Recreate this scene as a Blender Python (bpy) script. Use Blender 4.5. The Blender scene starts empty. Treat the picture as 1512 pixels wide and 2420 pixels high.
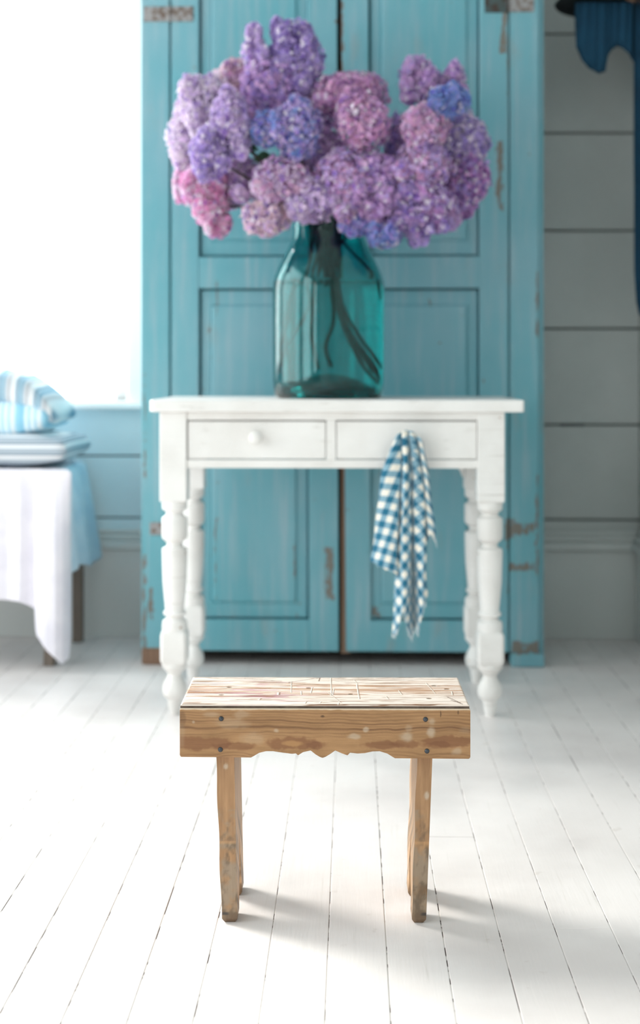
import bpy, bmesh, math, random
import numpy as np
from mathutils import Vector, Matrix, noise as mnoise

random.seed(7)
rng = np.random.default_rng(7)
C = bpy.context.scene.collection
S = bpy.context.scene

# ------------------------------------------------------------------ camera, sky, light, exposure
F = 3150.0          # focal length in pixels of the 1512 px wide frame
H = 0.83            # eye height
HOR = 875.0         # horizon row
cam_d = bpy.data.cameras.new('camera')
cam = bpy.data.objects.new('camera', cam_d); C.objects.link(cam)
cam.location = (0, 0, H); cam.rotation_euler = (math.pi/2, 0, 0)
cam_d.sensor_fit = 'HORIZONTAL'; cam_d.sensor_width = 24.0; cam_d.lens = 50.0
cam_d.shift_y = -(1210 - HOR)/1512.0
cam_d.clip_start = 0.05; cam_d.clip_end = 60
cam_d.dof.use_dof = True; cam_d.dof.focus_distance = 2.0; cam_d.dof.aperture_fstop = 3.0
S.camera = cam

world = bpy.data.worlds.new('overcast_sky'); S.world = world; world.use_nodes = True
bg = world.node_tree.nodes['Background']
bg.inputs['Color'].default_value = (0.955, 0.985, 1.0, 1)
bg.inputs['Strength'].default_value = 3.7
world.cycles.sampling_method = 'AUTOMATIC'

sun_d = bpy.data.lights.new('hazy_sun', 'SUN'); sun_d.energy = 3.0; sun_d.angle = math.radians(16); sun_d.color = (1.0, 0.965, 0.91)
sun = bpy.data.objects.new('hazy_sun', sun_d); C.objects.link(sun)
sun.location = (-4, 5, 5); sun.rotation_euler = Vector((0.83, -0.50, -0.72)).to_track_quat('-Z', 'Y').to_euler()

S.view_settings.view_transform = 'Standard'
S.view_settings.look = 'None'
S.view_settings.gamma = 1.0
S.view_settings.use_curve_mapping = False
S.view_settings.exposure = 0.52
S.cycles.max_bounces = 12
S.cycles.diffuse_bounces = 7
S.cycles.glossy_bounces = 4
S.cycles.transmission_bounces = 12
S.cycles.transparent_max_bounces = 12
S.cycles.use_denoising = True
S.cycles.sample_clamp_indirect = 8.0
S.cycles.blur_glossy = 1.0
S.cycles.caustics_refractive = False; S.cycles.caustics_reflective = False

ROT = -0.024        # the room against the camera axis
def room(x, y, z=0.0):
    c, s = math.cos(ROT), math.sin(ROT)
    return Vector((c*x - s*y, s*x + c*y, z))

def portal(name, cx, cy, cz, w, h, face):
    d = bpy.data.lights.new(name, 'AREA'); d.shape = 'RECTANGLE'; d.size = w; d.size_y = h
    d.cycles.is_portal = True
    o = bpy.data.objects.new(name, d); C.objects.link(o)
    o.location = room(cx, cy, cz)
    n = {'-y': Vector((0,-1,0)), '+x': Vector((1,0,0)), '+y': Vector((0,1,0))}[face]
    o.rotation_euler = n.to_track_quat('-Z', 'Y').to_euler()
    o.rotation_euler.z += ROT
    return o
# room extents in room coordinates
XL, XR, YB, YF, ZC = -2.10, 0.89, 4.15, -1.9, 2.75
BW = (-1.98, -0.70, 0.735, 2.62)                      # back window opening x0,x1,z0,z1
LW = [(-1.5, -0.3), (0.35, 1.75), (2.10, 4.0)]       # left wall windows y0,y1
LZ = (0.45, 2.5)
portal('daylight_back_window', (BW[0]+BW[1])/2, YB+0.10, (BW[2]+BW[3])/2, BW[1]-BW[0], BW[3]-BW[2], '-y')
for a, b in LW:
    portal('daylight_left_window', XL-0.10, (a+b)/2, (LZ[0]+LZ[1])/2, b-a, LZ[1]-LZ[0], '+x')

# ------------------------------------------------------------------ helpers
def srgb(r, g, b):
    def f(c):
        c /= 255.0
        return c/12.92 if c <= 0.04045 else ((c+0.055)/1.055)**2.4
    return (f(r), f(g), f(b), 1.0)
def srgba(a):
    a = np.clip(a, 0, 255)/255.0
    return np.where(a <= 0.04045, a/12.92, ((a+0.055)/1.055)**2.4)
def P(px, py, Y):
    return Vector(((px-756)/F*Y, Y, H-(py-HOR)/F*Y))

def empty(name, loc=(0,0,0), rz=0.0):
    o = bpy.data.objects.new(name, None); C.objects.link(o)
    o.empty_display_size = 0.05
    o.location = loc; o.rotation_euler = (0, 0, rz)
    return o
def tag(o, label=None, cat=None, group=None, kind=None):
    if label: o['label'] = label
    if cat: o['category'] = cat
    if group: o['group'] = group
    if kind: o['kind'] = kind
    return o
def link(name, me, mat=None, parent=None, smooth=False):
    if mat is not None and not me.materials: me.materials.append(mat)
    if smooth:
        me.polygons.foreach_set('use_smooth', [True]*len(me.polygons))
    o = bpy.data.objects.new(name, me); C.objects.link(o)
    if parent: o.parent = parent
    return o
def obj(name, bm, mat, parent=None, smooth=False):
    me = bpy.data.meshes.new(name); bm.normal_update(); bm.to_mesh(me); bm.free()
    return link(name, me, mat, parent, smooth)
def pyobj(name, v, f, mat, parent=None, smooth=False):
    me = bpy.data.meshes.new(name); me.from_pydata([tuple(p) for p in v], [], f); me.update()
    return link(name, me, mat, parent, smooth)
def box(bm, x0, x1, y0, y1, z0, z1, bev=0.0, seg=1):
    r = bmesh.ops.create_cube(bm, size=1.0)
    vs = r['verts']
    for v in vs:
        v.co = Vector(((x0+x1)/2+v.co.x*(x1-x0), (y0+y1)/2+v.co.y*(y1-y0), (z0+z1)/2+v.co.z*(z1-z0)))
    if bev > 0:
        es = list({e for v in vs for e in v.link_edges})
        bmesh.ops.bevel(bm, geom=es, offset=bev, segments=seg, profile=0.6, affect='EDGES')
    return bm
def boxobj(name, x0, x1, y0, y1, z0, z1, mat, parent=None, bev=0.0, seg=1):
    return obj(name, box(bmesh.new(), x0, x1, y0, y1, z0, z1, bev, seg), mat, parent)
def lathe(bm, prof, n=32, cx=0, cy=0, cap=True):
    rings = []
    for r, z in prof:
        rings.append([bm.verts.new((cx+r*math.cos(2*math.pi*k/n), cy+r*math.sin(2*math.pi*k/n), z)) for k in range(n)])
    for a, b in zip(rings, rings[1:]):
        for k in range(n):
            bm.faces.new((a[k], a[(k+1) % n], b[(k+1) % n], b[k]))
    if cap:
        bm.faces.new(rings[0][::-1]); bm.faces.new(rings[-1])
    bmesh.ops.recalc_face_normals(bm, faces=bm.faces)
    return bm
def tube(bm, pts, rad, n=8):
    pts = [Vector(p) for p in pts]
    rings = []
    for i, p in enumerate(pts):
        t = (pts[min(i+1, len(pts)-1)]-pts[max(i-1, 0)]).normalized()
        a = t.cross(Vector((0.3, 1, 0.1))).normalized(); b = t.cross(a)
        r = rad[i] if hasattr(rad, '__len__') else rad
        rings.append([bm.verts.new(p+a*r*math.cos(2*math.pi*k/n)+b*r*math.sin(2*math.pi*k/n)) for k in range(n)])
    for a, b in zip(rings, rings[1:]):
        for k in range(n):
            bm.faces.new((a[k], a[(k+1) % n], b[(k+1) % n], b[k]))
    bm.faces.new(rings[0][::-1]); bm.faces.new(rings[-1])
    bmesh.ops.recalc_face_normals(bm, faces=bm.faces)
    return bm
def interp(x, tab):
    return float(np.interp(x, [t[0] for t in tab], [t[1] for t in tab]))
def curve(pts, n):
    """smooth catmull-rom through pts"""
    pts = [Vector(p) for p in pts]; out = []
    q = [pts[0]*2-pts[1]]+pts+[pts[-1]*2-pts[-2]]
    for i in range(1, len(q)-2):
        for k in range(n):
            t = k/n
            out.append(0.5*((2*q[i])+(q[i+1]-q[i-1])*t+(2*q[i-1]-5*q[i]+4*q[i+1]-q[i+2])*t*t+(3*q[i]-q[i-1]-3*q[i+1]+q[i+2])*t**3))
    out.append(pts[-1])
    return out

# numpy value noise
def vnoise(x, y, seed=0):
    x = np.asarray(x, float); y = np.asarray(y, float)
    xi = np.floor(x).astype(np.int64); yi = np.floor(y).astype(np.int64)
    fx = x-xi; fy = y-yi; fx = fx*fx*(3-2*fx); fy = fy*fy*(3-2*fy)
    def h(a, b):
        n = (a*374761393 + b*668265263 + seed*1442695041) & 0x7fffffff
        n = ((n ^ (n >> 13))*1274126177) & 0x7fffffff
        n = n ^ (n >> 16)
        return (n & 0xffff)/65535.0
    return (h(xi, yi)*(1-fx)+h(xi+1, yi)*fx)*(1-fy)+(h(xi, yi+1)*(1-fx)+h(xi+1, yi+1)*fx)*fy
def fbm(x, y, seed=0, o=4):
    s = 0; a = 0.5; t = 0
    for k in range(o):
        s = s+a*vnoise(x*2**k, y*2**k, seed+k*17); t += a; a *= 0.55
    return s/t
def sm(a, b, x):
    t = np.clip((x-a)/(b-a), 0, 1); return t*t*(3-2*t)

# ------------------------------------------------------------------ materials
def mat(name, col=(0.8,0.8,0.8,1), rough=0.5, **kw):
    m = bpy.data.materials.new(name); m.use_nodes = True
    b = m.node_tree.nodes['Principled BSDF']
    b.inputs['Base Color'].default_value = col
    b.inputs['Roughness'].default_value = rough
    for k, v in kw.items(): b.inputs[k].default_value = v
    return m
class NT:
    def __init__(s, m): s.m = m; s.t = m.node_tree; s.b = s.t.nodes['Principled BSDF']; s.co = None
    def n(s, ty, **kw):
        x = s.t.nodes.new(ty)
        for k, v in kw.items(): setattr(x, k, v)
        return x
    def l(s, a, b): s.t.links.new(a, b)
    def coord(s):
        if s.co is None: s.co = s.n('ShaderNodeTexCoord').outputs['Object']
        return s.co
    def mapped(s, scale, loc=(0,0,0)):
        mp = s.n('ShaderNodeMapping'); mp.inputs['Scale'].default_value = scale; mp.inputs['Location'].default_value = loc
        s.l(s.coord(), mp.inputs['Vector']); return mp.outputs['Vector']
    def noise(s, scale=5, detail=4, vec=None, rough=0.55, dist=0.0):
        x = s.n('ShaderNodeTexNoise'); x.inputs['Scale'].default_value = scale; x.inputs['Detail'].default_value = detail
        x.inputs['Roughness'].default_value = rough; x.inputs['Distortion'].default_value = dist
        s.l(vec if vec is not None else s.coord(), x.inputs['Vector']); return x.outputs['Fac']
    def ramp(s, v, a, b, interp='SMOOTHSTEP'):
        x = s.n('ShaderNodeMapRange'); x.interpolation_type = interp
        x.inputs['From Min'].default_value = a; x.inputs['From Max'].default_value = b
        s.l(v, x.inputs['Value']); return x.outputs['Result']
    def math(s, op, a, b=None, c=None):
        x = s.n('ShaderNodeMath', operation=op)
        for i, v in enumerate((a, b, c)):
            if v is None: continue
            if isinstance(v, (int, float)): x.inputs[i].default_value = v
            else: s.l(v, x.inputs[i])
        return x.outputs[0]
    def mix(s, f, a, b):
        x = s.n('ShaderNodeMix', data_type='RGBA')
        if isinstance(f, (int, float)): x.inputs[0].default_value = f
        else: s.l(f, x.inputs[0])
        for v, i in ((a, 6), (b, 7)):
            if isinstance(v, tuple): x.inputs[i].default_value = v
            else: s.l(v, x.inputs[i])
        return x.outputs[2]
    def boxmask(s, x0, x1, z0, z1, soft=0.01):
        sep = s.n('ShaderNodeSeparateXYZ'); s.l(s.coord(), sep.inputs[0])
        dx = s.math('SUBTRACT', s.math('ABSOLUTE', s.math('SUBTRACT', sep.outputs[0], (x0+x1)/2)), (x1-x0)/2)
        dz = s.math('SUBTRACT', s.math('ABSOLUTE', s.math('SUBTRACT', sep.outputs[2], (z0+z1)/2)), (z1-z0)/2)
        return s.ramp(s.math('MAXIMUM', dx, dz), soft, -soft)
    def bump(s, h, strength=0.3, dist=0.002):
        x = s.n('ShaderNodeBump'); x.inputs['Strength'].default_value = strength; x.inputs['Distance'].default_value = dist
        s.l(h, x.inputs['Height']); s.l(x.outputs['Normal'], s.b.inputs['Normal'])
    def color(s, c): s.l(c, s.b.inputs['Base Color'])

# white painted floor boards
def m_floor():
    m = mat('floor_paint', rough=0.34); t = NT(m)
    base = t.mix(t.ramp(t.noise(3.0, 5), 0.35, 0.7), srgb(236,229,227), srgb(221,213,211))
    streak = t.ramp(t.noise(1, 6, t.mapped((90, 4, 1))), 0.60, 0.78)
    c = t.mix(t.math('MULTIPLY', streak, 0.35), base, srgb(196,188,178))
    sc = t.ramp(t.noise(1, 5, t.mapped((22, 22, 1))), 0.66, 0.74)
    c = t.mix(t.math('MULTIPLY', sc, 0.22), c, srgb(176,158,146))
    chip = t.math('MULTIPLY', t.ramp(t.noise(1, 3, t.mapped((190, 120, 1))), 0.775, 0.80), 1.0)
    c = t.mix(chip, c, srgb(92,76,70))
    t.color(c)
    r = t.ramp(t.noise(8, 4), 0.3, 0.7, 'LINEAR')
    t.l(t.math('MULTIPLY_ADD', r, 0.2, 0.28), t.b.inputs['Roughness'])
    t.bump(t.noise(1, 6, t.mapped((120, 9, 1))), 0.35, 0.0012)
    return m
def m_gap():
    m = mat('floor_gap', rough=0.7); t = NT(m)
    k = t.ramp(t.noise(1, 4, t.mapped((16, 20, 1))), 0.51, 0.58)
    t.color(t.mix(k, srgb(202,197,193), srgb(58,44,38)))
    return m
def m_wall():
    m = mat('wall_paint', rough=0.42); t = NT(m)
    c = t.mix(t.ramp(t.noise(2.2, 4), 0.3, 0.7), srgb(200,203,201), srgb(186,190,188))
    t.color(c); t.bump(t.noise(1, 4, t.mapped((3, 3, 60))), 0.25, 0.001)
    return m
def m_white_furn():
    m = mat('chalky_white_paint', rough=0.42); t = NT(m)
    c = t.mix(t.ramp(t.noise(6, 4), 0.35, 0.7), srgb(238,236,234), srgb(228,225,222))
    rub = t.ramp(t.noise(1, 6, t.mapped((14, 14, 60))), 0.60, 0.76)
    c = t.mix(t.math('MULTIPLY', rub, 0.40), c, srgb(186,180,174))
    chip = t.ramp(t.noise(34, 4, dist=0.4), 0.73, 0.76)
    c = t.mix(t.math('MULTIPLY', chip, 0.8), c, srgb(168,132,100))
    t.color(c); t.bump(t.noise(1, 5, t.mapped((40, 40, 14))), 0.3, 0.001)
    return m
def m_cabinet(patches):
    m = mat('weathered_blue_paint', rough=0.5); t = NT(m)
    c = t.mix(t.ramp(t.noise(2.3, 4), 0.3, 0.72), srgb(96,164,176), srgb(124,170,182))
    gr = t.ramp(t.noise(1, 6, t.mapped((46, 46, 3.2))), 0.45, 0.78)
    c = t.mix(t.math('MULTIPLY', gr, 0.55), c, srgb(158,180,188))
    rub = t.ramp(t.noise(1, 5, t.mapped((12, 12, 5))), 0.60, 0.74)
    c = t.mix(t.math('MULTIPLY', rub, 0.42), c, srgb(138,150,150))
    # fine chips and knocks everywhere
    chip = t.ramp(t.noise(1, 4, t.mapped((30, 30, 20)), dist=0.6), 0.715, 0.735)
    c = t.mix(chip, c, srgb(118,104,92))
    nz = t.noise(1, 5, t.mapped((60, 60, 22)), rough=0.7)
    acc = None
    for (x0, x1, z0, z1) in patches:
        b = t.boxmask(x0, x1, z0, z1, 0.012)
        acc = b if acc is None else t.math('MAXIMUM', acc, b)
    w = t.ramp(t.math('ADD', nz, t.math('MULTIPLY', acc, 0.36)), 0.74, 0.80)
    c = t.mix(t.math('MULTIPLY', w, 0.85), c, srgb(116,98,84))
    t.color(c); t.bump(t.noise(1, 6, t.mapped((70, 70, 8))), 0.3, 0.0015)
    return m
M = {}
M['floor'] = m_floor(); M['gap'] = m_gap(); M['wall'] = m_wall(); M['furn'] = m_white_furn()
def m_wall_glare():  # wall paint with the window's pale blue glare put into its colour
    m = mat('window_glare_wall_paint', rough=0.42); t = NT(m)
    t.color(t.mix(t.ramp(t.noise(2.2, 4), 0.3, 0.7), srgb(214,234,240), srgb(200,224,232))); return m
M['wall_glare'] = m_wall_glare()
def m_leg():
    m = mat('chalky_white_turned_paint', rough=0.42); t = NT(m)
    c = t.mix(t.ramp(t.noise(6, 4), 0.35, 0.7), srgb(238,236,234), srgb(226,223,220))
    rub = t.ramp(t.noise(1, 5, t.mapped((3, 3, 95))), 0.58, 0.72)
    c = t.mix(t.math('MULTIPLY', rub, 0.42), c, srgb(170,162,154))
    chip = t.ramp(t.noise(40, 4, dist=0.4), 0.70, 0.73)
    c = t.mix(t.math('MULTIPLY', chip, 0.8), c, srgb(160,124,92))
    t.color(c); t.bump(t.noise(1, 4, t.mapped((3, 3, 150))), 0.6, 0.002)
    return m
M['leg'] = m_leg()
M['joint'] = mat('wall_joint', srgb(70,74,76), 0.9)
M['trim'] = mat('trim_paint', srgb(204,207,205), 0.35)
M['ceiling'] = mat('ceiling_paint', srgb(200,204,204), 0.9)
M['sash'] = mat('sash_paint', srgb(246,247,247), 0.4)
def m_pane():
    m = bpy.data.materials.new('window_glass'); m.use_nodes = True; t = m.node_tree
    for n in list(t.nodes): t.nodes.remove(n)
    o = t.nodes.new('ShaderNodeOutputMaterial'); tr = t.nodes.new('ShaderNodeBsdfTransparent'); g = t.nodes.new('ShaderNodeBsdfGlossy')
    g.inputs['Roughness'].default_value = 0.02; mx = t.nodes.new('ShaderNodeMixShader'); mx.inputs[0].default_value = 0.05
    tr.inputs['Color'].default_value = (0.97, 0.985, 0.98, 1)
    t.links.new(tr.outputs[0], mx.inputs[1]); t.links.new(g.outputs[0], mx.inputs[2]); t.links.new(mx.outputs[0], o.inputs['Surface'])
    return m
M['pane'] = m_pane()

# ------------------------------------------------------------------ floor
fl = tag(empty('floor', (0,0,0), ROT), kind='structure')
boxobj('subfloor', XL-0.1, XR+0.1, YF, YB+0.1, -0.05, -0.0009, M['gap'], fl)
PW = 0.0839
x_line = ((777-756)/F*1.973) + ROT*1.973*0 - 0.0241*1.973   # a joint's x in room coordinates
x0 = x_line - PW*math.ceil((x_line-XL)/PW)
n = 0
pmesh = {}
while x0 < XR:
    y = YF
    cuts = [YF]
    while y < YB:
        y += random.choice([1.9, 2.4, 2.9, 3.4]) + random.uniform(-0.3, 0.3)
        cuts.append(min(y, YB))
        if y >= YB: break
    if abs(x0 - (x_line + 4*PW)) < 0.01: cuts = [YF, 1.99, YB]
    for a, b in zip(cuts, cuts[1:]):
        if b-a < 0.05: continue
        bm = bmesh.new()
        xa, xb = max(x0+0.0005, XL), min(x0+PW-0.0005, XR)
        if xb-xa < 0.01: bm.free(); continue
        dz = random.uniform(-0.0004, 0.0004)
        box(bm, xa, xb, a+0.0006, b-0.0006, -0.02, dz, 0.0009, 1)
        obj('floor_plank', bm, M['floor'], fl)
    x0 += PW; n += 1

# ------------------------------------------------------------------ walls, ceiling, windows
wb = tag(empty('wall_back', (0,0,0), ROT), kind='structure')
T = 0.14
sx = BW[1]
bm = bmesh.new()
box(bm, sx, XR+0.1, YB+0.016, YB+T, 0, ZC)
box(bm, BW[0], sx, YB+0.016, YB+T, 0, BW[2])
box(bm, BW[0], sx, YB+0.016, YB+T, BW[3], ZC)
box(bm, XL-0.1, BW[0], YB+0.016, YB+T, 0, ZC)
obj('wall_backing', bm, M['joint'], wb)
G = 0.0028
def boards(x0, x1, zs, parent, m='wall'):
    for a, b in zip(zs, zs[1:]):
        boxobj('wall_board', x0, x1, YB, YB+0.018, a+G, b-G, M[m], parent, 0.002)
rz = [0.30, 0.3665, 0.661, 0.959, 1.263, 1.5656, 1.873, 2.18, 2.48, ZC]
boards(0.02, XR+0.0, rz, wb)
boards(BW[0], 0.02, [0.30, 0.369, 0.562, BW[2]], wb, 'wall_glare')  # boards below the window, coloured paler and bluer for its glare
boards(sx, 0.02, [BW[2], 0.959]+rz[4:], wb)
boards(BW[0], sx, [BW[3], 2.6, ZC], wb)
boards(XL, BW[0], rz, wb)
# a loose dark slot in one joint right of the cupboard
xk = (1350-756)/F*4.15-0.1
boxobj('joint_gap', xk-0.037, xk+0.037, YB-0.0006, YB+0.01, 0.661-0.005, 0.661+0.004, M['joint'], wb)

wr = tag(empty('wall_right', (0,0,0), ROT), kind='structure')
boxobj('wall_backing', XR+0.016, XR+T, YF, YB+T, 0, ZC, M['joint'], wr)
for a, b in zip(rz, rz[1:]):
    boxobj('wall_board', XR, XR+0.018, YF, YB-0.001, a+G, b-G, M['wall'], wr, 0.002)
wl = tag(empty('wall_left', (0,0,0), ROT), kind='structure')
ys = [YF]+[v for p in LW for v in p]+[YB+T]
bm = bmesh.new()
for i in range(0, len(ys), 2): box(bm, XL-T, XL, ys[i], ys[i+1], 0, ZC)
for a, b in LW:
    box(bm, XL-T, XL, a, b, 0, LZ[0]); box(bm, XL-T, XL, a, b, LZ[1], ZC)
obj('wall_panel', bm, M['wall'], wl)
wf = tag(boxobj('wall_front', XL-T, XR+T, YF-T, YF, 0, ZC, M['wall']), kind='structure'); wf.rotation_euler.z = ROT
ce = tag(boxobj('ceiling', XL-T, XR+T, YF-T, YB+T, ZC, ZC+0.1, M['ceiling']), kind='structure'); ce.rotation_euler.z = ROT

def window(name, kind, a, b, z0, z1):
    """kind 'back': opening a..b in x on the back wall; 'left': a..b in y on the left wall"""
    w = tag(empty(name, (0,0,0), ROT), kind='structure')
    def bx(nm, u0, u1, d0, d1, zz0, zz1, m, bev=0.003, parent=None):
        # d: distance behind the wall face
        if kind == 'back': return boxobj(nm, u0, u1, YB+d0, YB+d1, zz0, zz1, m, parent or w, bev)
        return boxobj(nm, XL-d1, XL-d0, u0, u1, zz0, zz1, m, parent or w, bev)
    for u0, u1 in ((a, a+0.05), (b-0.05, b)):
        bx('window_stile', u0, u1, 0.055, 0.095, z0, z1, M['sash'])
    zm = z0+(z1-z0)*0.52
    for q0, q1 in ((z0, z0+0.004), (zm-0.02, zm+0.02), (z1-0.05, z1)):
        bx('window_rail', a+0.05, b-0.05, 0.057, 0.093, q0, q1, M['sash'])
    for q0, q1 in ((z0+0.004, zm-0.02), (zm+0.02, z1-0.05)):
        bx('pane', a+0.05, b-0.05, 0.073, 0.077, q0, q1, M['pane'], 0)
    cw = 0.10
    bx('casing', b, b+cw, -0.022, 0.02, z0-0.0, z1+0.1, M['sash'], 0.004)
    bx('casing', a-cw, a, -0.022, 0.02, z0-0.0, z1+0.1, M['sash'], 0.004)
    bx('casing', a, b, -0.022, 0.02, z1, z1+0.1, M['sash'], 0.004)
    bx('window_sill', a-cw-0.02, b+cw+0.02, -0.045, 0.055, z0-0.026, z0, M['sash'], 0.006)
    return w
window('window_1', 'back', *BW)
for i, (a, b) in enumerate(LW):
    window('window_%d' % (i+2), 'left', a, b, *LZ)

# baseboards with moulded caps
def base(name, segs, face):
    r = tag(empty(name, (0,0,0), ROT), kind='structure')
    for (u0, u1) in segs:
        def bx(nm, d, z0, z1, bev):
            if face == 'y': boxobj(nm, u0, u1, YB-d, YB+0.002, z0, z1, M['trim'], r, bev)
            else: boxobj(nm, XR-d, XR+0.002, u0, u1, z0, z1, M['trim'], r, bev)
        bx('base_board', 0.020, 0.0, 0.272, 0.002)
        bx('base_cap', 0.034, 0.272, 0.300, 0.006)
        bx('base_moulding', 0.024, 0.300, 0.318, 0.005)
        bx('base_lip', 0.014, 0.318, 0.334, 0.004)
    return r
base('baseboard_back', [(XL, XR-0.010)], 'y')
base('baseboard_right', [(YF, YB-0.034)], 'x')

# ------------------------------------------------------------------ cupboard
SC = 3.742/F
def cx(px): return (px-810)*SC
def cz(py): return H-(py-HOR)*SC
patches = []
def patch(px0, px1, py0, py1): patches.append((cx(px0), cx(px1), cz(py1), cz(py0)))
patch(1170, 1190, 330, 500); patch(1178, 1200, 0, 130); patch(332, 346, 1310, 1540); patch(345, 362, 1390, 1470)
patch(505, 512, 1225, 1420); patch(692, 700, 1270, 1430); patch(1262, 1272, 640, 800); patch(1262, 1272, 1120, 1360)
patch(1200, 1262, 1325, 1350); patch(1205, 1275, 1510, 1545); patch(800, 815, 0, 300); patch(335, 344, 880, 1130)
patch(1188, 1262, 1232, 1264); patch(1190, 1218, 1222, 1276); patch(1196, 1204, 1276, 1400); patch(508, 514, 640, 760); patch(876, 900, 1430, 1462); patch(765, 790, 1290, 1420); patch(1195, 1203, 60, 230)
M['cab'] = m_cabinet(patches)
def m_woodedge():
    m = mat('bare_worn_wood', rough=0.7); t = NT(m)
    t.color(t.mix(t.noise(1, 5, t.mapped((60, 60, 6))), srgb(92,66,52), srgb(160,128,104))); return m
M['bare'] = m_woodedge()
def m_hinge():
    m = mat('hinge_metal', rough=0.6); t = NT(m)
    t.color(t.mix(t.ramp(t.noise(60, 4), 0.45, 0.62), srgb(150,148,148), srgb(104,86,76))); return m
def m_rust():
    m = mat('rusted_metal', rough=0.75); t = NT(m)
    t.color(t.mix(t.ramp(t.noise(40, 4), 0.4, 0.62), srgb(70,84,84), srgb(62,44,36))); return m
M['hinge'] = m_hinge(); M['rust'] = m_rust()
M['dark_in'] = mat('dark_interior', srgb(40,38,38), 0.9)

cab = tag(empty('cupboard', ((810-756)*SC, 3.742, 0), -0.030), 'tall weathered blue two-door cupboard with panelled doors standing against the wall', 'cupboard')
TOP = 2.12
bm = bmesh.new()
D0, D1 = 0.0, 0.36
box(bm, cx(330), cx(344), 0.03, D1, cz(1548), TOP)
obj('side_panel', bm, M['cab'], cab)
bm = bmesh.new(); box(bm, cx(1262), cx(1285), 0.022, D1, cz(1548), TOP, 0.003)
obj('side_panel', bm, M['cab'], cab)
boxobj('back_panel', cx(340), cx(1275), D1-0.015, D1, cz(1548), TOP, M['dark_in'], cab)
boxobj('bottom_panel', cx(344), cx(1270), 0.03, D1-0.015, cz(1548), cz(1530), M['dark_in'], cab)
boxobj('cornice', cx(310), cx(1305), -0.04, D1, TOP, TOP+0.08, M['cab'], cab, 0.01)
boxobj('post', cx(331), cx(399), 0.0, 0.035, cz(1536), TOP, M['cab'], cab, 0.004, 2)
boxobj('post', cx(1203), cx(1271), 0.0, 0.035, cz(1541), TOP, M['cab'], cab, 0.004, 2)
boxobj('top_rail', cx(399), cx(1203), 0.002, 0.035, 2.02, TOP, M['cab'], cab, 0.003)
boxobj('center_strip', cx(806), cx(826), 0.012, 0.05, cz(1546), 2.02, M['bare'], cab)['label'] = 'worn bare brown wood strip in the gap between the doors'
tag(boxobj('foot', cx(333), cx(400), -0.004, 0.07, 0, cz(1534), M['bare'], cab, 0.004), 'scuffed dark brown foot block')
boxobj('foot', cx(1206), cx(1284), -0.004, 0.07, 0, cz(1541), M['cab'], cab, 0.004)
for xx in (345, 1215): boxobj('foot', cx(xx), cx(xx+60), D1-0.07, D1, 0, cz(1541), M['bare'], cab, 0.004)

def slab(bm, x0t, x1t, x0b, x1b, y0, y1, z0, z1, bev=0.0025):
    """upright board whose side edges may lean: t = top, b = bottom"""
    vs = [bm.verts.new(p) for p in ((x0b,y0,z0),(x1b,y0,z0),(x1b,y1,z0),(x0b,y1,z0),(x0t,y0,z1),(x1t,y0,z1),(x1t,y1,z1),(x0t,y1,z1))]
    for f in ((0,1,2,3),(4,7,6,5),(0,4,5,1),(1,5,6,2),(2,6,7,3),(3,7,4,0)): bm.faces.new([vs[i] for i in f])
    bmesh.ops.recalc_face_normals(bm, faces=bm.faces)
    bmesh.ops.bevel(bm, geom=list(bm.edges), offset=bev, segments=1, affect='EDGES')
def panel(bm, x0, x1, z0, z1, mx=0.032, mz=0.045):
    """recessed panel, gently sloping margin, small step up to a flat field"""
    loops = [(0, 0.020), (0.004, 0.013), (mx-0.004, 0.0105), (mx-0.001, 0.0125), (mx+0.002, 0.0075), (mx+0.006, 0.006)]
    rings = []
    for o, y in loops:
        oz = o*mz/mx if o > 0.004 else o
        rings.append([bm.verts.new(p) for p in ((x0+o, y, z0+oz), (x1-o, y, z0+oz), (x1-o, y, z1-oz), (x0+o, y, z1-oz))])
    for a, b in zip(rings, rings[1:]):
        for k in range(4): bm.faces.new((a[k], a[(k+1) % 4], b[(k+1) % 4], b[k]))
    bm.faces.new(rings[-1])
    bk = [bm.verts.new((v.co.x, 0.026, v.co.z)) for v in rings[0]]
    for k in range(4): bm.faces.new((bk[k], bk[(k+1) % 4], rings[0][(k+1) % 4], rings[0][k]))
    bm.faces.new(bk[::-1])
    bmesh.ops.recalc_face_normals(bm, faces=bm.faces)
ZB, ZT = cz(1540), 2.015
def door(left):
    d = empty('door'); d.parent = cab
    if left:
        a, b = (403, 469), (725, 726); et, eb = 796, 800   # inner edge leans
        bm = bmesh.new(); slab(bm, cx(a[0]), cx(a[1]), cx(a[0]), cx(a[1]), 0, 0.026, ZB, ZT); obj('stile', bm, M['cab'], d)
        bm = bmesh.new(); slab(bm, cx(725), cx(et), cx(730), cx(eb), 0, 0.026, ZB, ZT); obj('stile', bm, M['cab'], d)
        px0, px1 = 471, 727
    else:
        bm = bmesh.new(); slab(bm, cx(806), cx(870), cx(818), cx(877), 0.001, 0.026, ZB, ZT); obj('stile', bm, M['cab'], d)
        bm = bmesh.new(); slab(bm, cx(1132), cx(1200), cx(1132), cx(1200), 0, 0.026, ZB, ZT); obj('stile', bm, M['cab'], d)
        px0, px1 = 874, 1130
    for z0, z1 in ((cz(-130), ZT), (cz(681), cz(606)), (ZB, cz(1466))):
        boxobj('rail', cx(px0-3), cx(px1+3), 0.0005, 0.0255, z0, z1, M['cab'], d, 0.0025)
    for z0, z1 in ((cz(604), cz(-130)), (cz(1464), cz(683))):
        bm = bmesh.new(); panel(bm, cx(px0), cx(px1), z0, z1); obj('panel', bm, M['cab'], d)
    return d
dl = door(True); dr = door(False)
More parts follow.
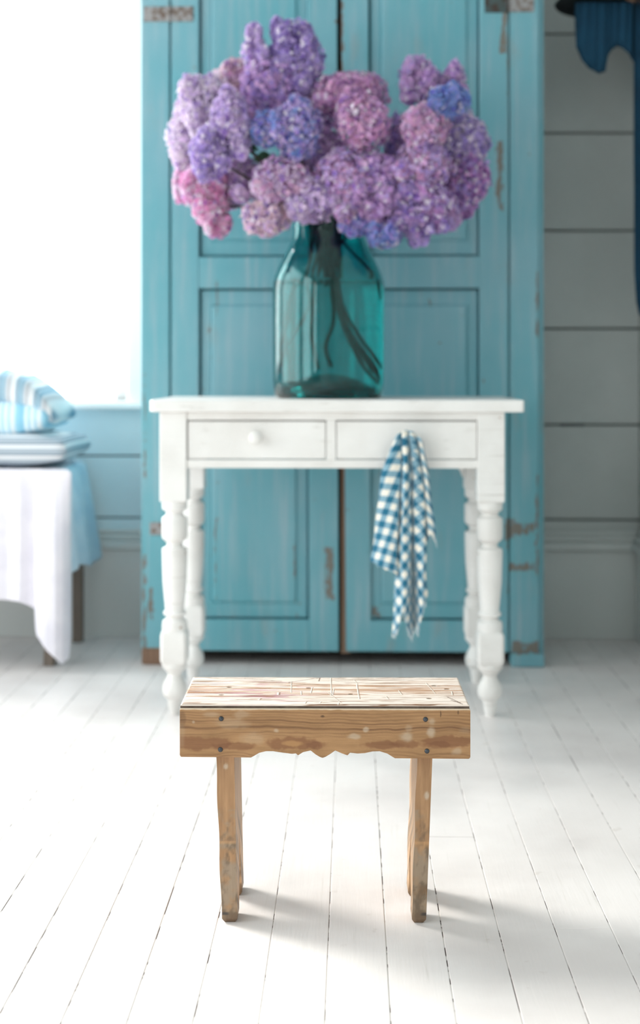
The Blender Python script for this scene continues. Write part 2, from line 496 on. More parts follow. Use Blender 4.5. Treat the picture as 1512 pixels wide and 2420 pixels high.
def hinge(px0, px1, py0, py1, m, lab):
    h = boxobj('hinge', cx(px0), cx(px1), -0.003, 0.004, cz(py1), cz(py0), m, cab, 0.002)
    bm = bmesh.new(); xk = 1198 if px0 > 600 else 399
    tube(bm, [(cx(xk), -0.004, cz(py1)), (cx(xk), -0.004, cz(py0))], 0.0035, 8)
    q = obj('knuckle', bm, m, h)
    h['label'] = lab
hinge(337, 456, 12, 48, M['hinge'], 'pale grey metal hinge plate')
hinge(1144, 1196, -8, 33, M['rust'], 'rusty half of the hinge')
hinge(1200, 1260, -8, 32, M['hinge'], 'pale half of the hinge')
hinge(352, 456, 1236, 1266, M['hinge'], 'grey metal hinge plate')

# ------------------------------------------------------------------ white table
TS = 3.18/F
tab = tag(empty('side_table', ((793-756)*TS, 3.18, 0), -0.022), 'white painted table with turned legs and two drawers holding the flower jar', 'table')
def tx(px): return (px-793)*TS
def tz(py): return H-(py-HOR)*TS
TT = tz(945)
bm = bmesh.new()
pts = [(tx(350), -0.012), (tx(1236), -0.012), (tx(1236)-0.004, 0.42), (tx(354), 0.42), (tx(338)+0.004, 0.30)]
pts = [(tx(352), 0.0), (tx(362), -0.018), (tx(1232), -0.018), (tx(1236), -0.012), (tx(1234), 0.43), (tx(352), 0.43)]
top = [bm.verts.new((x, y, TT)) for x, y in pts]; bot = [bm.verts.new((x, y, TT-0.029)) for x, y in pts]
bm.faces.new(top); bm.faces.new(bot[::-1])
for k in range(len(pts)): bm.faces.new((bot[k], bot[(k+1) % 6], top[(k+1) % 6], top[k]))
bmesh.ops.recalc_face_normals(bm, faces=bm.faces)
bmesh.ops.bevel(bm, geom=[e for e in bm.edges], offset=0.004, segments=2, profile=0.6, affect='EDGES')
obj('tabletop', bm, M['furn'], tab)
AT = TT-0.029
LP = [(1184,58),(1190,61),(1206,60),(1212,52),(1216,46),(1222,52),(1227,60),(1229,62),(1268,62),(1276,60),(1279,54),(1288,43),(1296,48),(1300,59),(1304,61),(1330,60),(1380,57),(1420,50),(1446,45),(1449,46),(1452,54),(1458,54),(1464,43),(1468,50),(1474,58),(1486,61),(1495,60)]
LP = [(y, d-(7 if d < 54 and not 1400 < y < 1452 else 0)) for y, d in LP]
LP2 = [(1574,58),(1582,60),(1588,52),(1598,35),(1602,32),(1612,40),(1622,52),(1632,58),(1644,58),(1654,50),(1660,36),(1664,34),(1680,30),(1690,25),(1697,22)]
BWD = 0.065
def leg(xc, yc):
    bm = bmesh.new()
    w = BWD/2
    box(bm, xc-w, xc+w, yc-w, yc+w, tz(1187), AT, 0.002)
    lathe(bm, [(d/2*TS, tz(y)) for y, d in LP][::-1], 28, xc, yc)
    # lower square block with rounded shoulders
    n0 = len(bm.verts)
    w2 = 0.0318
    rows = [(tz(1492), 0.80), (tz(1498), 0.93), (tz(1506), 1.0), (tz(1564), 1.0), (tz(1572), 0.93), (tz(1578), 0.80)]
    rings = []
    for z, s in rows:
        ring = []
        for k in range(28):
            a = 2*math.pi*k/28
            c, s_ = math.cos(a), math.sin(a)
            sq = 1/max(abs(c), abs(s_)); lim = 1.36
            rr = w2*min(sq, lim) if s >= 1 else w2*min(sq, lim)*s if s > 0.85 else w2*s*1.12
            ring.append(bm.verts.new((xc+c*rr, yc+s_*rr, z)))
        rings.append(ring)
    for a, b in zip(rings, rings[1:]):
        for k in range(28): bm.faces.new((a[k], a[(k+1) % 28], b[(k+1) % 28], b[k]))
    bm.faces.new(rings[0]); bm.faces.new(rings[-1])
    lathe(bm, [(d/2*TS, max(tz(y), 0)) for y, d in LP2][::-1], 28, xc, yc)
    bmesh.ops.recalc_face_normals(bm, faces=bm.faces)
    o = obj('leg', bm, M['leg'], tab)
    for p in o.data.polygons: p.use_smooth = len(p.vertices) == 4 and p.area < 0.0008
    o.data.set_sharp_from_angle(angle=math.radians(28))
    return o
lx0, lx1 = tx(407.5), tx(1159.5)
YR = 0.375
for x in (lx0, lx1): leg(x, BWD/2)
leg(lx0+0.004, YR); leg(lx1, YR)
# front frame around the drawer openings
RZ0, RZ1 = tz(1107), AT
fx0, fx1 = lx0+BWD/2, lx1-BWD/2
boxobj('rail', fx0, fx1, 0.004, 0.03, tz(993), RZ1, M['furn'], tab, 0.0015)
boxobj('rail', fx0, fx1, 0.004, 0.03, RZ0, tz(1087), M['furn'], tab, 0.0015)
boxobj('divider', tx(771), tx(793), 0.004, 0.03, tz(1087), tz(993), M['furn'], tab, 0.001)
boxobj('side_apron', lx0-0.025, lx0-0.005, BWD, YR-BWD/2, RZ0, AT, M['furn'], tab, 0.001)
boxobj('side_apron', lx1+0.005, lx1+0.025, BWD, YR-BWD/2, RZ0, AT, M['furn'], tab, 0.001)
boxobj('back_apron', fx0+0.002, fx1, YR-0.01, YR+0.01, RZ0, AT, M['furn'], tab, 0.001)
for sgn, xx in ((1, fx0), (-1, fx1)):                # scrolled brackets at the rear legs
    bm = bmesh.new(); pr = []
    for k in range(9):
        a = k/8*math.pi/2
        pr.append((0.036-0.030*math.sin(a)*1.0, -0.045*(1-math.cos(a))-0.012*math.sin(2*a)))
    prof = [(0, 0.002), (0.036, 0.002)]+pr+[(0, -0.05)]
    y0, y1 = YR-0.035, YR-0.015
    if sgn == -1:
        f = [bm.verts.new((xx-0.002+sgn*a, y0, RZ0+b)) for a, b in prof]; g = [bm.verts.new((xx-0.002+sgn*a, y1, RZ0+b)) for a, b in prof]
        bm.faces.new(f); bm.faces.new(g[::-1])
        for k in range(len(f)): bm.faces.new((f[k], f[(k+1) % len(f)], g[(k+1) % len(f)], g[k]))
        bmesh.ops.recalc_face_normals(bm, faces=bm.faces)
        obj('corner_bracket', bm, M['furn'], tab)
    else: bm.free()
def drawer(a, b, kx):
    d = boxobj('drawer', tx(a), tx(b), 0.006, 0.30, tz(1085), tz(996), M['furn'], tab, 0.0025, 2)
    bm = bmesh.new()
    lathe(bm, [(0.006, 0.0), (0.006, 0.010), (0.010, 0.014), (0.0155, 0.018), (0.0165, 0.024), (0.014, 0.030), (0.008, 0.033)], 24)
    for v in bm.verts: v.co = Vector((tx(kx)+v.co.x, 0.008-v.co.z, tz(1034)+v.co.y))
    k = obj('knob', bm, M['furn'], d, True)
    return d
drawer(442, 769, 605); drawer(795, 1126, 960)

# ------------------------------------------------------------------ gingham towel on the right knob
def m_gingham():
    m = mat('blue_white_gingham', rough=0.9); t = NT(m)
    uv = t.n('ShaderNodeUVMap'); sep = t.n('ShaderNodeSeparateXYZ'); t.l(uv.outputs[0], sep.inputs[0])
    P_ = 0.0295
    def st(s):
        f = t.math('FRACT', t.math('DIVIDE', s, P_)); a = t.math('ABSOLUTE', t.math('SUBTRACT', f, 0.5))
        return t.ramp(a, 0.235, 0.265)
    s1 = st(sep.outputs[0]); s2 = st(sep.outputs[1])
    add = t.math('ADD', s1, s2)
    c = t.mix(t.ramp(add, 0.0, 1.0, 'LINEAR'), srgb(240,234,222), srgb(128,166,184))
    c2 = t.mix(t.ramp(add, 1.0, 2.0, 'LINEAR'), c, srgb(22,104,134))
    t.color(c2); t.bump(t.noise(900, 2), 0.2, 0.0006)
    t.b.inputs['Sheen Weight'].default_value = 0.2
    return m
M['gingham'] = m_gingham()
# sections: (u stations) each with image bottom point, length fan, cloth angle and depth
TY = 3.135
def towel():
    # columns: (top px, top py, mid px@1127, bottom px, bottom py, depth offset, cloth angle deg)
    cols = [
        (936, 1030, 901, 874, 1325, 0.010,  8),
        (940, 1024, 915, 895, 1338, -0.004, 12),
        (945, 1020, 931, 917, 1349, -0.010, 16),
        (949, 1019, 946, 937, 1357, -0.006, 20),
        (951, 1019, 951, 936, 1362, 0.016, 37),   # valley
        (950, 1018, 952, 926, 1500, 0.004, 40),
        (953, 1017, 956, 938, 1494, -0.012, 42),
        (957, 1017, 962, 950, 1440, -0.016, 44),
        (960, 1016, 967, 962, 1470, -0.008, 46),
        (962, 1017, 971, 969, 1508, 0.002, 48),
        (964, 1018, 973, 976, 1490, 0.024, 52),   # deep dark fold
        (967, 1018, 975, 983, 1470, 0.006, 130),
        (970, 1018, 982, 990, 1500, -0.010, 132),
        (976, 1020, 992, 1001, 1440, -0.012, 134),
        (981, 1023, 999, 1011, 1405, -0.002, 136),
        (982, 1026, 1000, 1004, 1330, 0.018, 150),
        (984, 1028, 1002, 1006, 1285, 0.004, 176),
        (991, 1034, 1009, 1018, 1262, -0.006, 178),
        (999, 1048, 1016, 1030, 1283, 0.004, 181),
    ]
    SUB = 4; N = 70
    arr = np.array(cols, float)
    u = np.arange(len(cols)); uu = np.linspace(0, len(cols)-1, (len(cols)-1)*SUB+1)
    A = np.stack([np.interp(uu, u, arr[:, k]) for k in range(arr.shape[1])], 1)
    # soften the depth profile a little
    d = A[:, 5].copy(); A[1:-1, 5] = (d[:-2]+2*d[1:-1]+d[2:])/4
    V, UV = [], []
    for i in range(len(A)):
        t0x, t0y, mx_, bx_, by_, dep, ang = A[i]
        # loose threads at the hem
        by2 = by_+3*math.sin(i*2.1)+random.uniform(-3, 3)
        L = 0.0; prev = None
        for j in range(N+1):
            v = j/N
            py = t0y+(by2-t0y)*v
            w = max(0, min(1, (py-t0y)/(1127-t0y)))
            if py < 1127: px = t0x+(mx_-t0x)*(w**0.8)
            else:
                q = (py-1127)/max(by2-1127, 1); px = mx_+(bx_-mx_)*q
            px += 1.6*math.sin(py*0.021+i*0.35)+1.0*math.sin(py*0.055+i*0.21)
            # over the knob at the top
            kn = math.exp(-((py-1030)/16.0)**2)
            Yd = TY+0.006-0.012*kn + dep*min(1, 0.35+v*1.1)*(1-0.5*kn) - 0.004*math.sin(v*5+i*0.3)
            Yd = min(Yd, 3.158 if py < 1110 else 3.19)
            p = P(px, py, Yd)
            if prev is not None: L += (p-prev).length
            prev = p
            V.append(p)
            a = math.radians(ang)
            UV.append(((L+0.05)*math.sin(a)+0.006, (L+0.05)*math.cos(a)))
    nA = len(A); Fc = []
    for i in range(nA-1):
        for j in range(N):
            Fc.append((i*(N+1)+j, i*(N+1)+j+1, (i+1)*(N+1)+j+1, (i+1)*(N+1)+j))
    me = bpy.data.meshes.new('towel'); me.from_pydata([tuple(p) for p in V], [], Fc); me.update()
    ul = me.uv_layers.new(name='UVMap')
    for l in me.loops: ul.data[l.index].uv = UV[l.vertex_index]
    o = link('tea_towel', me, M['gingham'], None, True)
    md = o.modifiers.new('thick', 'SOLIDIFY'); md.thickness = 0.0018; md.offset = -1
    tag(o, 'blue and white checked cotton towel hanging from the right drawer knob', 'towel')
    # frayed ends
    bm = bmesh.new()
    for i in range(0, nA, 1):
        if not (5*SUB <= i <= 14*SUB or i > 17*SUB): continue
        b = Vector(V[i*(N+1)+N])
        for k in range(2):
            q = b+Vector((random.uniform(-.003, .003), random.uniform(-.003, .003), -random.uniform(.004, .012)))
            tube(bm, [b+Vector((0,0,.004)), (b+q)/2+Vector((random.uniform(-.001, .001), 0, 0)), q], 0.0005, 4)
    M['thread'] = mat('white_threads', srgb(232,236,236), 0.9)
    fr = obj('fringe', bm, M['thread'], o); fr['kind'] = 'stuff'
towel()

# ------------------------------------------------------------------ glass jar, water
VY = 3.395
VS = VY/F
vx = (776-756)*VS
VB = TT+0.001
def vz(py): return VB+(941.0-py)*VS*1.0
prof_px = [(941,60),(941,118),(937,124),(928,128),(900,131),(850,132),(760,132),(700,132),(672,131),(655,127),(635,119),(612,108),(592,98),(576,90),(564,86),(548,84),(528,84),(518,86),(512,89),(507,88),(506,84)]
TH = 0.005
def m_glass():
    m = mat('teal_glass', (0.10, 0.62, 0.62, 1), 0.015)
    b = m.node_tree.nodes['Principled BSDF']
    b.inputs['Transmission Weight'].default_value = 1.0; b.inputs['IOR'].default_value = 1.46
    t = NT(m); t.bump(t.noise(16, 2), 0.12, 0.004)
    return m
M['glass'] = m_glass()
jar = bmesh.new()
out = [(d*VS, vz(y)) for y, d in prof_px]
inn = [(max(r-TH, 0.001), z) for r, z in out[3:]]
base_in = [(0.001, vz(941)+0.062), (0.03, vz(941)+0.058), (0.06, vz(941)+0.046), (0.09, vz(941)+0.026), (0.118, vz(941)+0.012)]
full = [(0.001, vz(941)+0.050), (0.03, vz(941)+0.046), (0.06, vz(941)+0.034), (0.09, vz(941)+0.014)] + out + inn[::-1] + base_in[::-1]
lathe(jar, full, 64, 0, 0, False)
for v in jar.verts: v.co.z -= VB
bmesh.ops.remove_doubles(jar, verts=jar.verts, dist=0.0004)
bmesh.ops.recalc_face_normals(jar, faces=jar.faces)
jo = obj('glass_jar', jar, M['glass'], None, True); jo.location = (vx, VY, VB)
tag(jo, 'large teal glass jar holding the lilacs on the white table', 'jar')
M['water'] = mat('water', (0.86, 0.95, 0.93, 1), 0.0); M['water'].node_tree.nodes['Principled BSDF'].inputs['Transmission Weight'].default_value = 1.0
M['water'].node_tree.nodes['Principled BSDF'].inputs['IOR'].default_value = 1.333
wm = bmesh.new()
OV = 0.0012
wprof = [(r, z-OV) for r, z in base_in]
wprof += [(r-TH+OV, z) for r, z in out if vz(930) < z < vz(668)] + [(131*VS-TH+OV, vz(667)), (0.001, vz(667))]
lathe(wm, wprof, 64, 0, 0, False)
for v in wm.verts: v.co.z -= VB
bmesh.ops.remove_doubles(wm, verts=wm.verts, dist=0.0004); bmesh.ops.recalc_face_normals(wm, faces=wm.faces)
wo = obj('jar_water', wm, M['water'], None, True); wo.location = (vx, VY, VB)
tag(wo, 'clear water filling the teal glass jar to its shoulder', 'water')

# ------------------------------------------------------------------ lilacs
def m_floret():
    m = bpy.data.materials.new('lilac_petals'); m.use_nodes = True; t = NT(m)
    a = t.n('ShaderNodeVertexColor', layer_name='Col')
    t.l(a.outputs['Color'], t.b.inputs['Base Color']); t.b.inputs['Roughness'].default_value = 0.6
    tr = t.n('ShaderNodeBsdfTranslucent'); t.l(a.outputs['Color'], tr.inputs['Color'])
    mx = t.n('ShaderNodeMixShader'); mx.inputs[0].default_value = 0.48
    out_ = t.t.nodes['Material Output']
    t.l(t.b.outputs[0], mx.inputs[1]); t.l(tr.outputs[0], mx.inputs[2]); t.l(mx.outputs[0], out_.inputs['Surface'])
    return m
M['floret'] = m_floret()
def m_stem():
    m = mat('woody_stem', rough=0.7); t = NT(m)
    t.color(t.mix(t.noise(60, 3), srgb(30,30,20), srgb(66,58,40))); return m
M['stem'] = m_stem()
M['leaf'] = mat('leaf_green', srgb(52,92,58), 0.5)
# a floret: four rounded cupped petals
petal = np.array([(0,0,-0.25),(0.18,0.36,0.02),(0.52,0.40,0.16),(0.95,0.22,0.20),(1.0,0,0.10),(0.95,-0.22,0.20),(0.52,-0.40,0.16),(0.18,-0.36,0.02)])
flv = []; flf = []
for k in range(4):
    a = k*math.pi/2; R = np.array([[math.cos(a), -math.sin(a), 0],[math.sin(a), math.cos(a), 0],[0,0,1]])
    b = len(flv); flv.extend((petal @ R.T).tolist()); flf += [(b, b+1, b+2), (b, b+2, b+3), (b, b+3, b+4), (b, b+4, b+5), (b, b+5, b+6), (b, b+6, b+7)]
flv = np.array(flv); flf = np.array(flf)
COL = {'lav': [(202,182,232),(184,168,226),(222,202,240)], 'pale': [(226,208,238),(236,222,242),(210,194,234)], 'pink': [(226,174,216),(236,196,222),(210,158,208)],
       'blue': [(92,142,212),(124,158,220),(150,156,220)], 'mauve': [(208,168,220),(222,188,228),(188,150,212)], 'viol': [(158,142,210),(182,158,222),(146,130,204)],
       'white': [(244,236,248),(234,224,244),(250,242,248)], 'hot': [(232,156,206),(240,184,218),(218,140,196)], 'mag': [(196,136,202),(212,164,216),(176,128,198)], 'cream': [(244,218,222),(238,208,230),(248,232,228)]}
def blossom(name, lobes, cols, parent, org):
    """lobes: (px, py, rx, ry, Y)"""
    V, Fc, CC = [], [], []; nb = 0
    pal = np.array(COL[cols[0]]+COL[cols[0]]+COL[cols[-1]], float); mu = pal.mean(1, keepdims=True); pal = np.clip(mu+(pal-mu)*1.22+np.array([7, -1, -3]), 0, 252); pal += (255-pal)*0.30
    more = []
    for (px, py, rx, ry, Y) in lobes:      # loose side bunches that break up the round outline
        for k in range(5):
            a = rng.uniform(0, 2*math.pi); f = rng.uniform(0.62, 0.86); q = rng.uniform(0.30, 0.46)
            more.append((px+rx*f*math.cos(a), py+ry*f*math.sin(a), rx*q, ry*q*rng.uniform(0.9, 1.4), Y-rng.uniform(0.0, 0.045)))
    for (px, py, rx, ry, Y) in list(lobes)+more:
        rx *= 1.05; ry *= 1.04
        c = np.array(P(px, py, Y)); s = Y/F
        ra = np.array([rx*s, (rx*0.45+ry*0.45)*s, ry*s])
        area = 4*math.pi*((ra[0]*ra[1])**1.6/3+(ra[0]*ra[2])**1.6/3+(ra[1]*ra[2])**1.6/3)**(1/1.6)
        n = int(area/(0.62e-4))
        k = np.arange(n)+0.5; ph = np.arccos(1-2*k/n); th = math.pi*(1+5**0.5)*k
        d = np.stack([np.cos(th)*np.sin(ph), np.sin(th)*np.sin(ph), np.cos(ph)], 1)
        d += rng.normal(0, 0.05, d.shape); d /= np.linalg.norm(d, axis=1)[:, None]
        keep = d[:, 1] < 0.55
        d = d[keep]; n = len(d)
        # little bunches: radius swells and dips
        seed = int(px*7+py)
        lump = fbm(d[:, 0]*3+50+seed, d[:, 2]*3+d[:, 1]*2+50, seed, 3)
        r = 0.76+0.46*lump+rng.normal(0, 0.05, n)
        deep = rng.random(n) < 0.20
        r = np.where(deep, r*0.86, r)
        p = c+d*ra*r[:, None]
        nrm = d/ra; nrm /= np.linalg.norm(nrm, axis=1)[:, None]
        nrm += rng.normal(0, 0.33, nrm.shape); nrm /= np.linalg.norm(nrm, axis=1)[:, None]
        up = rng.normal(0, 1, nrm.shape); t1 = np.cross(nrm, up); t1 /= np.linalg.norm(t1, axis=1)[:, None]; t2 = np.cross(nrm, t1)
        sc = rng.uniform(0.0046, 0.0086, n)
        M3 = np.stack([t1, t2, nrm], 2)*sc[:, None, None]
        w = np.einsum('nij,vj->nvi', M3, flv)+p[:, None, :]
        V.append(w.reshape(-1, 3)); Fc.append((flf[None]+(nb+np.arange(n)*len(flv))[:, None, None]).reshape(-1, 3)); nb += n*len(flv)
        pc = pal[rng.integers(0, len(pal), n)]
        blend = rng.random((n, 1))*0.5
        pc = pc*(1-blend)+pal[rng.integers(0, len(pal), n)]*blend
        pc = pc*rng.uniform(0.90, 1.06, (n, 1))
        fl_ = rng.random((n, 1)); pc = np.where(fl_ < 0.10, np.array([[252, 246, 252]]), pc); pc = np.where(fl_ > 0.94, pc*np.array([[0.78, 0.70, 0.90]]), pc)
        pc = srgba(pc)
        cc = np.repeat(pc, len(flv), 0)
        vi = np.tile(np.arange(len(flv)) % 8, n)
        cc = np.where((vi == 0)[:, None], cc*np.array([0.80, 0.72, 0.86]), cc)     # darker throats
        CC.append(cc)
        # green-mauve heart of the bloom
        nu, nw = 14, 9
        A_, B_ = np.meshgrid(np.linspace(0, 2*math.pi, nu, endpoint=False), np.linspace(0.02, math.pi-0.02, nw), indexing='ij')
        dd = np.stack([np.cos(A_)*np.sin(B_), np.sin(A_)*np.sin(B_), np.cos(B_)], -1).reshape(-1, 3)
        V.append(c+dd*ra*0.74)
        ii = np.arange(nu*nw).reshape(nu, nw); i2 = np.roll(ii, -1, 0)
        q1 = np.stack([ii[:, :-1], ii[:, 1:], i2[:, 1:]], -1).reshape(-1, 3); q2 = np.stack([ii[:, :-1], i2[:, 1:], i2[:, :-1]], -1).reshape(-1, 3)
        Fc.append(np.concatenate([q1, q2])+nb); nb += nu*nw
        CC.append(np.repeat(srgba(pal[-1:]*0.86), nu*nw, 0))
    V = np.concatenate(V)-np.array(org); Fc = np.concatenate(Fc); CC = np.concatenate(CC)
    me = bpy.data.meshes.new(name); me.vertices.add(len(V)); me.vertices.foreach_set('co', V.astype(np.float32).ravel())
    me.loops.add(len(Fc)*3); me.loops.foreach_set('vertex_index', Fc.astype(np.int32).ravel())
    me.polygons.add(len(Fc)); me.polygons.foreach_set('loop_start', np.arange(0, len(Fc)*3, 3, dtype=np.int32))
    me.update(calc_edges=True); me.validate()
    ca = me.color_attributes.new('Col', 'FLOAT_COLOR', 'POINT')
    ca.data.foreach_set('color', np.concatenate([CC, np.ones((len(CC), 1))], 1).astype(np.float32).ravel())
    return link(name, me, M['floret'], parent, False)

GRP = 'lilac blooms in the teal jar'
Z1, Z2, Z3 = 3.30, 3.40, 3.50
lilacs = [
 # lobes, colours, label, jar foot (dx, dy), has stem bend
 ([(700,95,40,42,Z2),(726,140,34,62,Z2),(657,72,17,28,Z2),(690,150,56,60,Z2)], ('viol','lav'), 'tallest violet lilac bloom rising at the top left of the bunch'),
 ([(600,84,18,26,Z2),(602,125,27,34,Z2)], ('lav','pale'), 'small pale lilac tip left of the tallest bloom'),
 ([(645,205,70,72,Z2)], ('mauve','viol'), 'mauve lilac bloom just under the tallest one'),
 ([(560,178,40,38,Z3),(530,200,38,34,Z3)], ('cream','pink'), 'cream pink lilac bloom on the upper left shoulder'),
 ([(478,245,50,60,Z2),(492,300,40,50,Z2)], ('white','lav'), 'whitish lilac bloom catching window light on the left'),
 ([(440,330,40,72,Z3),(452,385,36,45,Z3)], ('white','pale'), 'leftmost near-white lilac bloom toward the window'),
 ([(545,285,44,62,Z1),(560,335,30,40,Z1)], ('lav','pale'), 'lavender lilac bloom left of the see-through hole'),
 ([(498,368,48,55,Z1)], ('viol','pale'), 'lavender violet bloom above the hot pink one'),
 ([(478,440,48,48,Z2),(500,485,42,48,Z2),(514,530,28,30,Z2)], ('hot','white'), 'hot pink lilac bloom drooping at the lower left'),
 ([(632,305,36,42,Z1)], ('blue','lav'), 'blue lilac bloom above the see-through hole'),
 ([(702,305,54,64,Z1)], ('lav','blue'), 'blue lavender bloom left of the central pink dome'),
 ([(825,225,84,50,Z2)], ('pink','mauve'), 'broad pink dome bloom at the top centre'),
 ([(858,290,56,62,Z1)], ('pink','mauve'), 'pink bloom below and right of the central dome'),
 ([(768,345,46,58,Z2)], ('mauve','lav'), 'shaded mauve bloom at the middle of the bunch'),
 ([(590,425,52,44,Z2),(548,400,40,40,Z2)], ('pale','mauve'), 'pale mauve bloom beneath the see-through hole'),
 ([(668,430,62,55,Z1)], ('pale','pink'), 'pale lilac bloom above the left rim of the jar'),
 ([(612,515,40,36,Z1),(660,515,28,28,Z1),(630,540,30,20,Z1)], ('cream','lav'), 'small cream lilac bloom hanging left of the jar neck'),
 ([(740,470,60,50,Z1)], ('pale','lav'), 'pale bloom resting directly over the jar mouth'),
 ([(812,420,62,64,Z1),(822,480,42,38,Z1)], ('lav','pink'), 'lavender bloom above the right rim of the jar'),
 ([(884,430,54,66,Z1),(880,500,38,30,Z1)], ('mauve','lav'), 'mauve bloom right of the one above the jar rim'),
 ([(838,530,34,26,Z1)], ('viol','blue'), 'little violet bloom hugging the right jar shoulder'),
 ([(905,555,38,30,Z1)], ('blue','viol'), 'lowest blue lilac bloom right of the jar'),
 ([(945,335,38,60,Z2),(945,400,40,50,Z2)], ('mauve','viol'), 'mauve bloom at the right edge of the notch'),
 ([(1005,300,52,56,Z1)], ('pink','pale'), 'pink bloom under the blue patch on the right'),
 ([(985,182,36,46,Z2),(1022,205,34,34,Z2),(1072,195,26,40,Z2),(1000,225,44,26,Z2),(1090,222,18,20,Z2)], ('mauve','lav'), 'two-tipped mauve bloom at the upper right'),
 ([(1062,240,44,36,Z1)], ('blue','blue'), 'vivid blue bloom at the upper right'),
 ([(1092,335,54,66,Z2)], ('viol','white'), 'white flecked violet bloom on the right edge'),
 ([(1096,425,54,66,Z2),(1070,480,44,44,Z2)], ('mag','viol'), 'magenta violet bloom on the lower right edge'),
 ([(1000,400,60,58,Z1)], ('lav','pink'), 'lavender bloom at the heart of the right half'),
 ([(938,480,50,46,Z1),(962,525,42,32,Z1)], ('viol','mauve'), 'violet bloom above the lowest blue one'),
 ([(1020,485,52,48,Z1),(1055,515,32,30,Z1)], ('lav','mag'), 'lavender bloom low on the right side'),
 ([(990,548,26,32,Z1),(1035,530,26,22,Z1)], ('viol','lav'), 'small violet tip at the lower right bottom edge'),
]
lilacs += [
 ([(610,255,46,44,Z3),(655,265,36,36,Z3)], ('pink','mauve'), 'pink mauve bloom behind the blue one on the left half'),
 ([(735,225,30,26,Z3),(745,270,40,40,Z3)], ('viol','mauve'), 'shadowed violet bloom in the dip beside the tallest bloom'),
 ([(735,395,46,44,Z2)], ('lav','pale'), 'lavender bloom just above the one over the jar mouth'),
 ([(440,430,26,50,Z3)], ('white','hot'), 'near-white bloom edging the hot pink one'),
 ([(1040,350,44,46,Z3),(1050,440,44,44,Z3)], ('mauve','viol'), 'mauve bloom tucked between the right-hand blooms'),
 ([(550,455,34,34,Z3)], ('pale','lav'), 'pale bloom between the hot pink and the hanging cream ones'),
]
neck = Vector((vx, VY, vz(520)))
jb = VB+0.034
feet_px = [700, 668, 690, 740, 820, 842, 868, 890, 880, 855, 770, 725]
DEEP = [[(735,600),(718,660),(697,710),(688,760),(670,815),(662,880)], [(748,600),(735,665),(731,730),(700,790),(672,835),(664,868)],
 [(752,610),(744,700),(738,780),(747,845),(754,872)], [(728,620),(700,700),(688,780),(697,860),(697,905)], [(776,600),(782,680),(787,760),(770,820),(782,868)],
 [(785,610),(796,710),(815,775),(845,830),(893,890)], [(780,620),(800,730),(826,800),(860,860),(890,898)], [(790,610),(804,720),(836,790),(866,835),(895,872)],
 [(782,625),(798,740),(820,810),(850,872),(878,905)], [(800,560),(835,600),(880,645),(893,668),(900,712)], [(776,600),(796,700),(812,760),(840,812),(896,880)], [(770,600),(788,690),(800,750),(830,815),(870,880)]]
for i, (lobes, cols, lab) in enumerate(lilacs):
    cxp = sum(l[0] for l in lobes)/len(lobes); cyp = sum(l[1] for l in lobes)/len(lobes); Yp = lobes[0][4]
    foot_x = (feet_px[i % 12]-756)*VS + random.uniform(-0.008, 0.008)
    dx = foot_x-vx; dyy = random.uniform(-1, 1)*math.sqrt(max(0, 0.118**2-dx*dx))*0.7
    deep_stem = i in (2, 5, 8, 10, 12, 15, 17, 18, 22, 25, 27, 30)
    inside_foot = Vector((vx+dx*0.9, VY+dyy, jb+random.uniform(0.0, 0.03)))
    head = P(cxp, cyp, Yp)
    side = -1 if dx > 0 else 1
    nk = neck+Vector((side*random.uniform(0.0, 0.05)*0.9, random.uniform(-0.045, 0.045), random.uniform(-0.02, 0.01)))
    if not deep_stem: inside_foot = nk+Vector((dx*0.35, dyy*0.2, -random.uniform(0.06, 0.16)))
    org = Vector(inside_foot); 
    if deep_stem:
        path = DEEP.pop(0); dz_ = random.uniform(-0.03, 0.03)
        pl = []
        for (qx, qy) in path:
            k_ = 0.84 if qy > 667 else 0.95
            pl.append(Vector((vx+(qx-776)*VS*k_, VY+dz_, vz(qy))))
        pl = pl[::-1]; inside_foot = pl[0]; org = Vector(inside_foot)
        nk = Vector((max(vx-0.06, min(vx+0.06, pl[-1].x)), VY+random.uniform(-0.03, 0.03), nk.z))
    root = empty('lilac_stem', org)
    tag(root, lab, 'flower', GRP)
    blossom('blossom', lobes, cols, root, org)['kind'] = 'stuff'
    low = inside_foot.lerp(nk, 0.5)+Vector((random.uniform(-0.012, 0.012), random.uniform(-0.01, 0.01), 0))
    mid = nk.lerp(head, 0.5)+Vector((0, 0, 0.01)); up1 = nk+Vector(((head.x-nk.x)*0.12, 0, 0.04))
    pts = curve((pl if deep_stem else [inside_foot, low])+[nk, up1, mid, head], 6)
    bm = bmesh.new(); tube(bm, [p-org for p in pts], [0.0042 if k < 18 else 0.0034 for k in range(len(pts))], 7)
    obj('stem', bm, M['stem'], root, True)
    if i in (6, 14, 11, 24):
        c0 = {6: P(625, 377, 3.36), 14: P(598, 352, 3.47), 11: P(862, 182, 3.45), 24: P(905, 215, 3.5)}[i]-org
        L = {6: 0.055, 14: 0.03, 11: 0.03, 24: 0.02}[i]
        bm = bmesh.new(); rows = []
        for k in range(7):
            q = k/6; wd = L*0.42*math.sin(math.pi*min(1, q*0.95+0.03))
            rows.append([bm.verts.new(c0+Vector((L*(q-0.5), -0.004+0.006*q, -0.006*q+s*wd*0.75+0.008*math.sin(q*3)))+Vector((0, abs(s)*0.004, 0))) for s in (-1, 0, 1)])
        for a, b in zip(rows, rows[1:]):
            for k in range(2): bm.faces.new((a[k], b[k], b[k+1], a[k+1]))
        obj('leaf', bm, M['leaf'], root, True)

